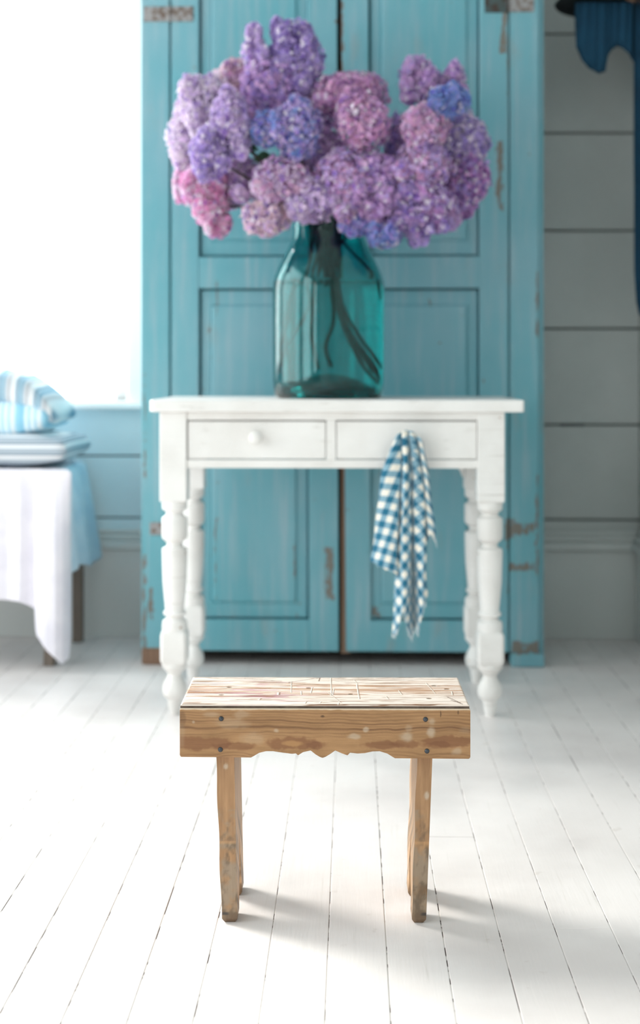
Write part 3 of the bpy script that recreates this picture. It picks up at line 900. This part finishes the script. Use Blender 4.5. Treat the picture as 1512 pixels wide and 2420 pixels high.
# ------------------------------------------------------------------ wooden stool
STY = 1.98
SS = STY/F
stool = tag(empty('step_stool', ((767-756)*SS, STY, 0), -0.008), 'low worn pine stool with scalloped apron standing on the white floor', 'stool')
def sx_(px): return (px-767)*SS
def sz(py): return H-(py-HOR)*SS
def m_vcol(name, rough, bumpdir):
    m = mat(name, rough=rough); t = NT(m)
    a = t.n('ShaderNodeVertexColor', layer_name='Col'); t.color(a.outputs['Color'])
    t.bump(t.noise(1, 6, t.mapped(bumpdir)), 0.45, 0.0012)
    return m
M['pine'] = m_vcol('oiled_pine', 0.45, (14, 260, 260))
M['pinetop'] = m_vcol('limed_pine_top', 0.36, (10, 320, 320))
M['pineleg'] = m_vcol('pine_end_board', 0.5, (200, 200, 12))
def ell(x, y, cx_, cy_, rx, ry, s=0.35, seed=3):
    w = fbm(x*0.06+seed, y*0.06+seed*3, seed, 3)-0.5
    d = np.sqrt(((x-cx_)/rx)**2+((y-cy_)/ry)**2)+w*0.9
    return sm(1+s, 1-s, d)
def apron_col(px, py):
    """colour of the front apron at photograph coordinates (numpy arrays)"""
    c = np.zeros(px.shape+(3,))+np.array([163, 123, 82.])
    c += (fbm(px*0.012, py*0.05, 5)[..., None]-0.5)*np.array([34, 30, 26])
    c += (fbm(px*0.03, py*0.6, 9)[..., None]-0.5)*np.array([26, 22, 18])
    wz = (fbm(px*0.008, py*0.01+3, 21, 3)-0.5)*14+ (fbm(px*0.03, py*0.02, 31, 2)-0.5)*3
    for y0, amp, wd, tilt in ((1685, .35, 1.6, 0), (1692, .3, 1.3, .002), (1699, .4, 1.7, .006), (1707, .55, 1.8, .008), (1713, .3, 1.4, .012), (1721, .65, 2.6, .004), (1731, .35, 1.5, -.01), (1738, .2, 1.2, 0), (1780, .35, 2, 0), (1787, .3, 1.6, 0)):
        ly = y0+wz*(0.6+(y0-1680)/80)+tilt*(px-767)
        a = amp*np.exp(-((py-ly)/wd)**2)*(0.45+0.9*fbm(px*0.01, px*0+y0, 41, 2))
        c = c*(1-a[..., None])+np.array([92, 58, 32])*a[..., None]
    for cx_, cy_, rx, ry, a in ((465,1758,85,15,.62),(560,1764,50,9,.55),(690,1757,66,15,.6),(745,1762,22,9,.5),(905,1761,48,11,.6),(955,1757,35,9,.5),(1060,1752,62,13,.62),(1030,1760,40,8,.5)):
        m = ell(px, py, cx_, cy_, rx, ry, 0.22, int(cx_) % 13)*a
        c = c*(1-m[..., None])+np.array([116, 72, 42])*m[..., None]
    m = ell(px, py, 688, 1757, 22, 7, 0.3, 2)*0.8
    c = c*(1-m[..., None])+np.array([176, 132, 84])*m[..., None]
    for cx_, cy_, rx, ry, a in ((1020,1705,9,9,.45),(1018,1728,9,13,.6),(966,1720,8,8,.3),(960,1742,16,11,.55),(838,1741,14,6,.55),(864,1724,6,5,.6),(652,1727,6,5,.55),(457,1707,3,3,.5),(600,1746,26,14,.22),(500,1690,18,6,.3),(550,1709,34,12,.26),(572,1689,20,8,.3),(1080,1775,12,8,.4),(1100,1725,12,8,.2),(425,1740,10,30,.2)):
        m = ell(px, py, cx_, cy_, rx, ry, 0.5, int(cy_) % 11)*a
        c = c*(1-m[..., None])+np.array([196, 182, 166])*m[..., None]
    for cx_, cy_, rx, ry, a in ((1041,1687,1.3,7,.85),(762,1693,5,2,.8),(1082,1683,2,5,.5),(430,1700,9,18,.25)):
        m = sm(1.3, .7, np.sqrt(((px-cx_)/rx)**2+((py-cy_)/ry)**2))*a
        c = c*(1-m[..., None])+np.array([66, 44, 28])*m[..., None]
    # highlight painted along the top arris, where it catches light
    a = sm(1679, 1676.5, py+2*fbm(px*.05, px*0, 3, 2)-1)*0.85
    c = c*(1-a[..., None])+np.array([228, 210, 188])*a[..., None]
    return c
def set_cols(me, col):
    ca = me.color_attributes.new('Col', 'FLOAT_COLOR', 'POINT')
    lin = srgba(col); ca.data.foreach_set('color', np.concatenate([lin, np.ones((len(lin), 1))], 1).astype(np.float32).ravel())
SCAL = [(425,1790),(593,1791),(602,1786),(612,1780),(628,1776),(645,1776),(665,1779),(690,1782),(699,1781),(704,1785.5),(716,1778),(734,1774),(745,1783),(755,1789),(762,1791.5),(769,1789),(779,1783),(792,1774),(806,1780),(821,1785.5),(827,1779),(845,1781),(862,1780),(880,1776),(897,1775.5),(915,1781),(933,1792),(1110,1793)]
def apron(front):
    NX, NZ = 420, 64
    xs = np.linspace(424.5, 1111, NX+1)
    zt = 1675.0
    zb = np.interp(xs, [s[0] for s in SCAL], [s[1] for s in SCAL])
    # rounded lower corners
    zb = zb-4*np.clip(1-(xs-424.5)/4, 0, 1)**2-4*np.clip(1-(1111-xs)/4, 0, 1)**2
    ztop = zt+3*np.clip(1-(xs-424.5)/4, 0, 1)**2+3*np.clip(1-(1111-xs)/4, 0, 1)**2
    X, J = np.meshgrid(xs, np.linspace(0, 1, NZ+1), indexing='ij')
    Yp = ztop[:, None]*(1-J)+zb[:, None]*J
    nv = (NX+1)*(NZ+1)
    th = 0.02
    fy = np.zeros_like(X)+0.0008*(J < 0.5/NZ)+0.0008*(J > 1-0.5/NZ)
    if front: y0, y1 = 0.0, th
    else: y0, y1 = 0.162, 0.162+th
    fv = np.stack([(X-767)*SS, y0+fy, H-(Yp-HOR)*SS], -1).reshape(-1, 3)
    bv = fv.copy(); bv[:, 1] = y1
    V = np.concatenate([fv, bv])
    q = np.arange(nv).reshape(NX+1, NZ+1)
    ff = np.stack([q[:-1, :-1], q[:-1, 1:], q[1:, 1:], q[1:, :-1]], -1).reshape(-1, 4)
    fb = ff[:, ::-1]+nv
    side = []
    loop = list(q[:, 0])+list(q[-1, 1:])+list(q[-2::-1, -1])+list(q[0, -2:0:-1])
    for a, b in zip(loop, loop[1:]+loop[:1]): side.append((a, b, b+nv, a+nv))
    me = bpy.data.meshes.new('apron'); me.from_pydata(V.tolist(), [], ff.tolist()+fb.tolist()+side); me.update()
    col = apron_col(X.ravel(), Yp.ravel())
    set_cols(me, np.concatenate([col, col]))
    return link('apron', me, M['pine'], stool)
ap = apron(True); apron(False)
M['nail'] = mat('nail_steel', srgb(74,78,84), 0.4, Metallic=0.7)
for px, py in ((522.5,1699),(520.5,1772),(1005,1699.5),(1008.5,1774.5)):
    bm = bmesh.new(); lathe(bm, [(0.0037, 0.0), (0.0036, 0.0012), (0.0024, 0.0022), (0.0008, 0.0026)], 14)
    for v in bm.verts: v.co = Vector((sx_(px)+v.co.x, 0.0004-v.co.z, sz(py)+v.co.y))
    o = obj('nail', bm, M['nail'], ap, True)
# seat board, its top painted over in worn lime
def seat():
    NX, NY = 520, 150
    x0, x1 = sx_(425.5), sx_(1109)
    d0, d1 = 0.0025, 0.180
    zt = sz(1665.5)
    U, Vv = np.meshgrid(np.linspace(0, 1, NX+1), np.linspace(0, 1, NY+1), indexing='ij')
    X = x0+(x1-x0)*U; Y = d0+(d1-d0)*Vv
    # edges round over
    e = np.minimum(np.minimum(Vv*(d1-d0), (1-Vv)*(d1-d0)), np.minimum(U, 1-U)*(x1-x0))
    Z = zt-0.0022*np.clip(1-e/0.0035, 0, 1)**2
    mmx = X*1000; mmy = Y*1000
    groove = fbm(mmx*0.010, mmy*0.42, 71, 4)
    Z = Z-0.0010*sm(0.60, 0.74, groove)
    c = np.zeros(X.shape+(3,))+np.array([232, 216, 204.])
    c += (fbm(mmx*0.02, mmy*0.3, 6)[..., None]-0.5)*np.array([26, 30, 34])
    band = np.exp(-((mmy-95)/48)**2)*(0.75+0.5*fbm(mmx*0.008, mmy*0.01, 12, 2))
    s1 = sm(0.50, 0.62, fbm(mmx*0.011, mmy*0.30, 15, 4)*0.72+band*0.22)
    c = c*(1-0.75*s1[..., None])+np.array([166, 112, 72])*0.75*s1[..., None]
    s2 = sm(0.60, 0.68, groove); c = c*(1-0.8*s2[..., None])+np.array([112, 70, 42])*0.8*s2[..., None]
    s3 = sm(0.52, 0.66, fbm(mmx*0.03, mmy*0.12, 25, 4))*np.exp(-((mmx+105)/75)**2-((mmy-75)/65)**2)
    c = c*(1-0.55*s3[..., None])+np.array([172, 112, 136])*0.55*s3[..., None]
    rr = np.minimum(0.9, 0.5*sm(0.58, 0.66, fbm(mmx*0.018, mmy*0.5, 35, 3)))*sm(150, 172, mmy)
    c = c*(1-rr[..., None])+np.array([108, 88, 66])*rr[..., None]
    # knife scratches running front to back: (x at front, x at back, from, to, white?)
    for xa, xb, ya, yb, wdt in ((10,9,55,178,1.1),(25,5,10,75,.9),(52,50,35,130,1.3),(52,46,130,160,.9),(-52,-54,75,150,1),(-72,-72,60,75,2.2),(96,93,35,52,1.2),(118,114,62,90,1.2),(170,160,70,140,1),(-8,-6,10,18,1.3),(-30,-28,8,20,1.4),(20,21,4,12,1.3),(-100,-98,30,38,2),(195,196,60,85,1.3),(-36,-37,60,85,1.2),(-22,-20,70,110,1.2),(12,14,60,100,1)):
        tt = np.clip((mmy-ya)/max(yb-ya, 1), 0, 1); xl = xa+(xb-xa)*tt
        k = sm(wdt, wdt*.3, np.abs(mmx-xl))*((mmy > ya) & (mmy < yb))
        c = c*(1-k[..., None])+np.array([252, 246, 236])*k[..., None]
        kd = sm(wdt, wdt*.3, np.abs(mmx-xl-wdt*1.2))*((mmy > ya) & (mmy < yb))*0.6
        c = c*(1-kd[..., None])+np.array([110, 76, 52])*kd[..., None]
        Z -= 0.0006*kd
    for xa, ya, xb, yb in ((-130,168,-70,150),(-60,140,-5,176),(203,12,186,50),(-8,176,-10,150),(205,6,190,30)):
        L2 = (xb-xa)**2+(yb-ya)**2; tt = np.clip(((mmx-xa)*(xb-xa)+(mmy-ya)*(yb-ya))/L2, 0, 1)
        d = np.hypot(mmx-xa-tt*(xb-xa), mmy-ya-tt*(yb-ya)); k = sm(1.3, .5, d)*0.8
        c = c*(1-k[..., None])+np.array([88, 60, 42])*k[..., None]
    for hx, hy in ((-150,110),(-158,60),(40,65),(172,122),(158,40),(190,100),(-25,105)):
        k = sm(1.2, .7, np.hypot((mmx-hx)/4.2, (mmy-hy)/3.4))*0.85
        c = c*(1-k[..., None])+np.array([92, 66, 44])*k[..., None]; Z -= 0.0010*k
    tv = np.stack([X, Y, Z], -1).reshape(-1, 3); nv = len(tv)
    bv = tv.copy(); bv[:, 2] = sz(1676)
    q = np.arange(nv).reshape(NX+1, NY+1)
    ff = np.stack([q[:-1, :-1], q[1:, :-1], q[1:, 1:], q[:-1, 1:]], -1).reshape(-1, 4)
    loop = list(q[:, 0])+list(q[-1, 1:])+list(q[-2::-1, -1])+list(q[0, -2:0:-1])
    # separate rim verts for the dark side edge
    V = [tv]; col = [c.reshape(-1, 3)]
    rim = tv[loop].copy(); rim[:, 2] -= 0.0006; low = tv[loop].copy(); low[:, 2] = sz(1676)
    V += [rim, low]; dk = np.zeros((len(loop), 3))+np.array([84, 68, 56.]); dk += (fbm(rim[:, 0]*90, rim[:, 1]*90, 8)[:, None]-0.5)*60
    col += [dk, dk]
    nl = len(loop); s = []
    for k in range(nl):
        a, b = loop[k], loop[(k+1) % nl]; c1, c2 = nv+k, nv+(k+1) % nl; e1, e2 = c1+nl, c2+nl
        s.append((a, c1, c2, b)); s.append((c1, e1, e2, c2))
    s.append(tuple(range(nv+nl, nv+2*nl)))
    me = bpy.data.meshes.new('seat'); me.from_pydata(np.concatenate(V).tolist(), [], ff.tolist()+s); me.update()
    set_cols(me, np.concatenate(col))
    o = link('seat', me, M['pinetop'], stool)
    o['label'] = 'pale limed seat board with brown wear streaks and knife scratches'
seat()
# end boards with a notched foot
def end_board(tl, tr, bl, br, lab=None):
    """tl..br: x in px at top (row 1790) and bottom (row 2186) of the front edge, plane y = 0.02"""
    Yf = STY+0.021
    def X(px): return (px-756)*Yf/F-(767-756)*SS
    zt, zb_ = sz(1677), 0.0
    z17 = H-(1790-HOR)*Yf/F
    y0, y1 = 0.0205, 0.1618
    ym = (y0+y1)/2
    NZ, NY = 150, 48
    V, col, Fc = [], [], []
    def wdt(z, t0, t1):
        q = (z17-z)/(z17)
        return t0+(t1-t0)*q
    za = 0.115     # notch apex
    zs = np.linspace(0.0, zt, NZ+1)
    def grid(fn, NU):
        nonlocal V, col, Fc
        b = len(V)
        for i in range(NU+1):
            for j in range(NZ+1):
                p = fn(i/NU, zs[j]); V.append(p)
        for i in range(NU):
            for j in range(NZ):
                Fc.append((b+i*(NZ+1)+j, b+(i+1)*(NZ+1)+j, b+(i+1)*(NZ+1)+j+1, b+i*(NZ+1)+j+1))
    def xl(z): return X(wdt(z, tl, bl))+0.0007*math.sin(z*60)
    def xr(z): return X(wdt(z, tr, br))
    ch = lambda z: max(0, 1-z/0.006)**1*0.004
    def nf(z):      # half opening of the notch at height z
        return max(0.0, (za-z)/za)*0.034
    def yfr(z): return y0+ch(z)
    def ybk(z): return y1-ch(z)
    cx2 = lambda z: ch(z)
    # front foot / rear foot as closed tubes sharing the centre line
    def y_at(foot, u, z):
        if foot == 0: return yfr(z)+(ym-nf(z)-yfr(z))*u
        return ym+nf(z)+(ybk(z)-ym-nf(z))*u
    for foot in (0, 1):
        grid(lambda u, z: (xl(z)+cx2(z)+(xr(z)-xl(z)-2*cx2(z))*u, y_at(foot, 0, z), z), 12)
        grid(lambda u, z: (xr(z)-cx2(z), y_at(foot, u, z), z), 14)
        grid(lambda u, z: (xr(z)-cx2(z)-(xr(z)-xl(z)-2*cx2(z))*u, y_at(foot, 1, z), z), 4)
        grid(lambda u, z: (xl(z)+cx2(z), y_at(foot, 1-u, z), z), 14)
        b = len(V)
        for (u, w) in ((0,0),(1,0),(1,1),(0,1)): V.append(((xl(0)+.004+(xr(0)-xl(0)-.008)*u), y_at(foot, w, 0), 0.0))
        Fc.append((b, b+3, b+2, b+1))
    me = bpy.data.meshes.new('end_board'); me.from_pydata([tuple(p) for p in V], [], Fc); me.update()
    A = np.array(V); x = A[:, 0]*1000; y = A[:, 1]*1000; z = A[:, 2]*1000
    side = (y > y0*1000+6)
    hsh = 0 if bl < 700 else 57
    c = np.zeros((len(A), 3))+np.array([166, 127, 90.])
    c = np.where(side[:, None], np.array([190, 152, 114.]), c)
    c += (fbm(x*0.35+y*0.2+hsh, z*0.012, 4)[:, None]-0.5)*np.array([44, 40, 34])
    c += (fbm(x*1.3+y*0.9, z*0.02, 14)[:, None]-0.5)*np.array([20, 18, 16])
    w = fbm(x*0.08+hsh, z*0.06+y*0.05, 24)
    g = sm(0.34, 0.70, w+sm(150, 60, z)*0.26-0.13)*(z < 170)*(~side)
    c = c*(1-0.75*g[:, None])+np.array([148, 134, 118])*0.75*g[:, None]
    dk = sm(0.46, 0.78, fbm(x*0.13+9+hsh, z*0.07+y*.06, 34)+0.10*sm(70, 20, z)+0.08*np.exp(-((z-118)/14)**2))*sm(190, 120, z)
    c = c*(1-0.6*dk[:, None])+np.array([88, 72, 56])*0.6*dk[:, None]
    base_ = sm(34, 6, z+14*fbm(x*.2+y*.1, z*.1, 44))*0.7
    c = c*(1-base_[:, None])+np.array([110, 86, 64])*base_[:, None]
    bnd = (~side)*np.exp(-((z-121)/2.2)**2)*0.7
    c = c*(1-bnd[:, None])+np.array([196, 150, 104])*bnd[:, None]
    x_mid = (X((tl+tr)/2))*1000
    sp = (~side)*sm(1.2, .5, np.hypot((x-x_mid-(1 if hsh == 0 else 3))/4, (z-(235 if hsh == 0 else 192))/(5 if hsh == 0 else 7)))*0.6
    c = c*(1-sp[:, None])+np.array([204, 196, 184])*sp[:, None]
    st = (~side)*sm(1.2, .5, np.hypot((x-x_mid)/7, (z-14)/2.6))*0.75
    c = c*(1-st[:, None])+np.array([56, 54, 54])*st[:, None]
    set_cols(me, c)
    o = link('end_board', me, M['pineleg'], stool)
    return o
end_board(510, 553, 524, 561); end_board(985, 1021, 972, 1006)

# ------------------------------------------------------------------ bench at the left with throws and cushions
M['grey_wood'] = NTm = None
def m_greywood():
    m = mat('grey_bench_wood', rough=0.7); t = NT(m)
    t.color(t.mix(t.noise(1, 5, t.mapped((60, 60, 8))), srgb(92,84,78), srgb(132,118,106))); return m
M['grey_wood'] = m_greywood()
BR = ROT
bench = tag(empty('bench', P(0, 1580, 3.74), BR), 'grey wooden bench under white throws below the window', 'bench')
bo = bench.location
bench.location = (bo.x, bo.y, 0)
def bxl(px, Y): return (px-756)/F*Y-bo.x
BT = 0.548
xR = bxl(132, 3.74)
boxobj('bench_top', xR-1.20, xR, -0.02, 0.37, BT-0.03, BT, M['grey_wood'], bench, 0.004)
boxobj('rail', xR-1.15, xR-0.03, 0.0, 0.02, BT-0.10, BT-0.03, M['grey_wood'], bench, 0.002)
boxobj('rail', xR-1.15, xR-0.03, 0.33, 0.35, BT-0.10, BT-0.03, M['grey_wood'], bench, 0.002)
for x_, y_ in ((xR-0.035, 0.0), (xR-0.022, 0.325), (xR-1.15, 0.0), (xR-1.15, 0.325)):
    boxobj('leg', x_, x_+0.030, y_, y_+0.033, 0, BT-0.03, M['grey_wood'], bench, 0.002)

def fabric(name, c1, c2=None, sc=14):
    m = mat(name, rough=0.95); t = NT(m)
    t.color(t.mix(t.ramp(t.noise(sc, 4), 0.35, 0.7), c1, c2 or c1))
    t.bump(t.noise(260, 3), 0.2, 0.0015); t.b.inputs['Sheen Weight'].default_value = 0.15
    return m
M['linen'] = fabric('white_linen', srgb(236,232,240), srgb(226,222,232))
M['blue_linen'] = fabric('pale_blue_linen', srgb(206,226,238), srgb(184,212,230))
def sheet(name, cols, m, nfold=1, back=0.36, label=None, cat='throw'):
    """cols: (px, y top, y bottom, Y at hem, fold) -> draped over the bench top, then down the front"""
    V = []; NJ = 46; NT_ = 12
    arr = np.array(cols, float); uu = np.linspace(0, len(cols)-1, (len(cols)-1)*6+1)
    A = np.stack([np.interp(uu, np.arange(len(cols)), arr[:, k]) for k in range(arr.shape[1])], 1)
    for i, (px, y0, y1, Yh, fo) in enumerate(A):
        front = P(px, y0, 3.705)
        for j in range(NT_):
            q = j/NT_
            y = 3.705+back*(1-q)
            V.append(Vector((min(front.x*(1-0*q), -0.745+0.02*q) if px > 130 else front.x, y, BT+0.006+0.0015*math.sin(i*0.5+q*7)-0.006*q*q)))
        for j in range(NJ+1):
            q = j/NJ
            py = y0+(y1-y0)*q
            Y = 3.705+(Yh-3.705)*min(1, q*2.2)+fo*math.sin(q*2.2)*0.5+fo*q*0.6
            if j == 0: Y = 3.703
            shift = 0 if q > 0.3 else (0.3-q)*0
            V.append(P(px+shift, py, Y))
    R = NT_+NJ+1; nA = len(A); Fc = []
    for i in range(nA-1):
        for j in range(R-1): Fc.append((i*R+j, i*R+j+1, (i+1)*R+j+1, (i+1)*R+j))
    o = pyobj(name, V, Fc, m, None, True)
    md = o.modifiers.new('thick', 'SOLIDIFY'); md.thickness = 0.004; md.offset = 0
    sb = o.modifiers.new('sub', 'SUBSURF'); sb.levels = 1; sb.render_levels = 1
    tag(o, label, cat); return o
sheet('white_throw', [(-330,1107,1412,3.69,0),(-250,1107,1414,3.68,.01),(-160,1107,1412,3.70,-.005),(-90,1107,1416,3.68,.008),(-30,1107,1416,3.69,-.006),(20,1107,1419,3.69,.004),(46,1107,1423,3.68,-.004),(70,1107,1432,3.685,.006),(83,1107,1440,3.69,.004),(86,1107,1500,3.68,-.012),(108,1107,1536,3.665,-.018),(130,1107,1556,3.66,-.016),(147,1107,1571,3.665,-.008),(162,1108,1558,3.68,.004),(168,1112,1500,3.70,.014),(160,1114,1380,3.72,.02)], M['linen'],
      label='white linen throw draped over the bench with one corner hanging low')
# second cloth falling over the bench end
V = []; NJ = 34; NI = 40
for i in range(NI+1):
    u = i/NI; Y = 3.712+0.40*u
    for j in range(NJ+1):
        q = j/NJ
        if q < 0.25:
            k = q/0.25; p = Vector((-0.90+0.172*k, Y, BT+0.005-0.004*k*k))
        else:
            k = (q-0.25)/0.75
            zb = 0.258+0.012*math.sin(u*7)
            fold = 0.010*math.sin(u*15+0.6)*k
            p = Vector((-0.727+0.040*k**0.7+0.010*u*k+fold-0.03*max(0, 0.15-u)/0.15*k, Y+0.02*k*math.sin(u*3), (BT+0.001)*(1-k)+zb*k))
        V.append(p)
Fc = [(i*(NJ+1)+j, i*(NJ+1)+j+1, (i+1)*(NJ+1)+j+1, (i+1)*(NJ+1)+j) for i in range(NI) for j in range(NJ)]
o = pyobj('blue_throw', V, Fc, M['blue_linen'], None, True)
o.modifiers.new('thick', 'SOLIDIFY').thickness = 0.003
tag(o, 'pale blue cloth hanging over the end of the bench nearest the cupboard', 'throw')

def m_stripes(name, cols, period, axis=0, base=srgb(232,234,236)):
    m = mat(name, rough=0.95); t = NT(m)
    sep = t.n('ShaderNodeSeparateXYZ'); t.l(t.coord(), sep.inputs[0])
    f = t.math('FRACT', t.math('DIVIDE', t.math('ADD', sep.outputs[axis], 5.0), period))
    cr = t.n('ShaderNodeValToRGB'); cr.color_ramp.interpolation = 'LINEAR'
    els = cr.color_ramp.elements
    els[0].position = 0; els[0].color = base; els[1].position = 1; els[1].color = base
    for p, c in cols:
        e = els.new(p); e.color = c
    t.l(f, cr.inputs[0]); t.color(cr.outputs[0]); t.bump(t.noise(240, 3), 0.2, 0.0015)
    return m
W_ = srgb(232,234,238)
M['ticking'] = m_stripes('grey_ticking', [(0.12, W_), (0.26, srgb(96,116,134)), (0.40, srgb(190,200,210)), (0.52, srgb(110,130,148)), (0.66, srgb(206,214,222)), (0.80, srgb(124,144,160)), (0.92, W_)], 0.030, 2)
M['blue_stripe'] = m_stripes('blue_grey_stripes', [(0.08, srgb(206,214,220)), (0.20, srgb(60,128,160)), (0.30, srgb(196,214,224)), (0.42, srgb(82,146,176)), (0.54, srgb(208,216,222)), (0.72, srgb(176,178,184)), (0.86, srgb(220,224,228))], 0.052, 0)
M['plaid'] = m_stripes('pale_blue_plaid', [(0.15, srgb(150,204,226)), (0.40, srgb(130,190,218)), (0.52, srgb(236,244,248)), (0.62, srgb(140,198,222)), (0.74, srgb(238,244,248)), (0.85, srgb(160,208,228))], 0.075, 0)
def cushion(name, m, x1, y0, y1, z0, z1, length, label, tail=0.0, tilt=0.0, e=0.55):
    """pillow whose right end is at x1, running left past the frame"""
    NU, NV = 40, 40; V = []
    x0 = x1-length; xc = (x0+x1)/2; yc = (y0+y1)/2; zc = (z0+z1)/2
    hx, hy, hz = length/2, (y1-y0)/2, (z1-z0)/2
    def prof(u): return max(0.0, 1-abs(u)**3.0)**0.5
    rows = []
    for sgn in (1, -1):
        for i in range(NU+1):
            u = -1+2*i/NU
            for j in range(NV+1):
                v = -1+2*j/NV
                t = (prof(u)*prof(v))**e
                # pinch sides in between the corners
                px_ = u*hx*(1-0.05*(1-v*v)*abs(u)**4); py_ = v*hy*(1-0.05*(1-u*u)*abs(v)**4)
                z = sgn*hz*t*(1+0.05*math.sin(u*9+v*5))
                z += tail*max(0, u-0.3)**2*(-1)
                V.append(Vector((px_, py_, z)))
    n1 = (NU+1)*(NV+1); Fc = []
    for s in (0, 1):
        for i in range(NU):
            for j in range(NV):
                q = (s*n1+i*(NV+1)+j, s*n1+i*(NV+1)+j+1, s*n1+(i+1)*(NV+1)+j+1, s*n1+(i+1)*(NV+1)+j)
                Fc.append(q if s else q[::-1])
    bm = bmesh.new(); vs = [bm.verts.new(p) for p in V]
    for f in Fc: bm.faces.new([vs[k] for k in f])
    bmesh.ops.remove_doubles(bm, verts=bm.verts, dist=0.0006); bmesh.ops.recalc_face_normals(bm, faces=bm.faces)
    o = obj(name, bm, m, None, True); o.location = (xc, yc, zc); o.rotation_euler = (0, tilt, BR)
    tag(o, label, 'cushion', 'cushions piled on the bench'); return o
cushion('cushion', M['ticking'], (178-756)/F*3.80, 3.70, 4.06, BT+0.010, BT+0.108, 0.62, 'grey and white ticking cushion at the bottom of the pile', e=0.40)
cushion('cushion', M['plaid'], (134-756)/F*3.80, 3.72, 4.05, BT+0.092, BT+0.205, 0.56, 'pale blue and white plaid cushion in the middle of the pile')
cushion('cushion', M['blue_stripe'], (150-756)/F*3.80, 3.73, 4.04, BT+0.190, BT+0.292, 0.54, 'blue and grey striped cushion on top of the pile', tail=0.16, tilt=0.06)

# ------------------------------------------------------------------ hat and coat on the right wall
def m_cloth(name, a, b):
    m = mat(name, rough=0.9); t = NT(m); t.color(t.mix(t.noise(16, 4), a, b)); t.bump(t.noise(200, 3), .2, .002); return m
M['coat'] = m_cloth('petrol_blue_cloth', srgb(8,52,76), srgb(12,74,102)); M['hat'] = m_cloth('black_felt', srgb(12,20,26), srgb(20,28,34))
def hanging(name, cols, Y, thick, m, label, cat, fold=0.004):
    V = []; NJ = 24; arr = np.array(cols, float); uu = np.linspace(0, len(cols)-1, (len(cols)-1)*5+1)
    A = np.stack([np.interp(uu, np.arange(len(cols)), arr[:, k]) for k in range(3)], 1); n = len(A)
    for s in (0, 1):
        for i in range(n):
            edge = min(i, n-1-i)/4.0; bul = min(1, edge)**0.5
            for j in range(NJ+1):
                q = j/NJ; b2 = bul*min(1, (1-q)*6)**0.5
                Yv = Y+(1 if s else -1)*thick/2*max(0.08, b2)+fold*math.sin(i*0.8+q*2.0)
                V.append(P(A[i][0], A[i][1]+(A[i][2]-A[i][1])*q, Yv))
    R = NJ+1; n1 = n*R; Fc = []
    for s in (0, 1):
        for i in range(n-1):
            for j in range(NJ): Fc.append(tuple(s*n1+k for k in (i*R+j, i*R+j+1, (i+1)*R+j+1, (i+1)*R+j)))
    lp = [i*R for i in range(n)]+[(n-1)*R+j for j in range(1, R)]+[i*R+NJ for i in range(n-2, -1, -1)]+[j for j in range(NJ-1, 0, -1)]
    for a, b in zip(lp, lp[1:]+lp[:1]): Fc.append((a, b, b+n1, a+n1))
    bm = bmesh.new(); vs = [bm.verts.new(p) for p in V]
    for f in Fc: bm.faces.new([vs[k] for k in f])
    bmesh.ops.recalc_face_normals(bm, faces=bm.faces)
    o = obj(name, bm, m, None, True); tag(o, label, cat); return o
hanging('scarf', [(1358,8,60),(1361,6,112),(1374,4,142),(1391,4,162),(1404,4,168),(1414,4,175),(1431,4,169),(1437,4,132),(1446,4,118),(1457,4,110),(1470,4,114),(1484,4,126),(1492,4,140),(1499,4,150)], 3.86, 0.05, M['coat'], 'bunched petrol blue scarf hanging under the black hat', 'scarf')
hanging('coat', [(1497,2,380),(1499,2,520),(1498,2,640),(1503,2,715),(1509,2,742),(1516,2,750),(1524,2,752)], 3.86, 0.06, M['coat'], 'long dark blue coat at the right edge hanging on the wall', 'coat')
hat = bmesh.new()
hp = [(0.001,0.105),(0.05,0.103),(0.078,0.092),(0.088,0.06),(0.092,0.012),(0.105,0.002),(0.15,-0.004),(0.188,-0.012),(0.203,-0.028),(0.198,-0.036),(0.18,-0.026),(0.14,-0.018),(0.10,-0.012),(0.001,-0.010)]
lathe(hat, hp, 40, 0, 0, False); bmesh.ops.remove_doubles(hat, verts=hat.verts, dist=0.002); bmesh.ops.recalc_face_normals(hat, faces=hat.faces)
for v in hat.verts:
    v.co *= 0.70
ho = obj('hat', hat, M['hat'], None, True)
hc = P(1427, 0, 3.88); ho.location = (hc.x, hc.y, hc.z+0.006); ho.rotation_euler = (0, 0.03, 0)
tag(ho, 'black felt hat with a broad brim above the blue scarf', 'hat')
rk = tag(empty('coat_rack', room(XR, 3.86, 0), ROT), 'dark wooden coat rack on the side wall under the hat', 'coat rack')
rack_z = hc.z-0.022
boxobj('back_board', -0.018, -0.001, -0.28, 0.25, rack_z-0.05, rack_z+0.05, M['bare'], rk, 0.003)
for yy in (-0.2, 0.0, 0.2):
    bm = bmesh.new(); tube(bm, [(-0.017, yy, rack_z), (-0.07, yy, rack_z+0.004), (-0.10, yy, rack_z+0.02)], 0.008, 8); obj('peg', bm, M['bare'], rk, True)
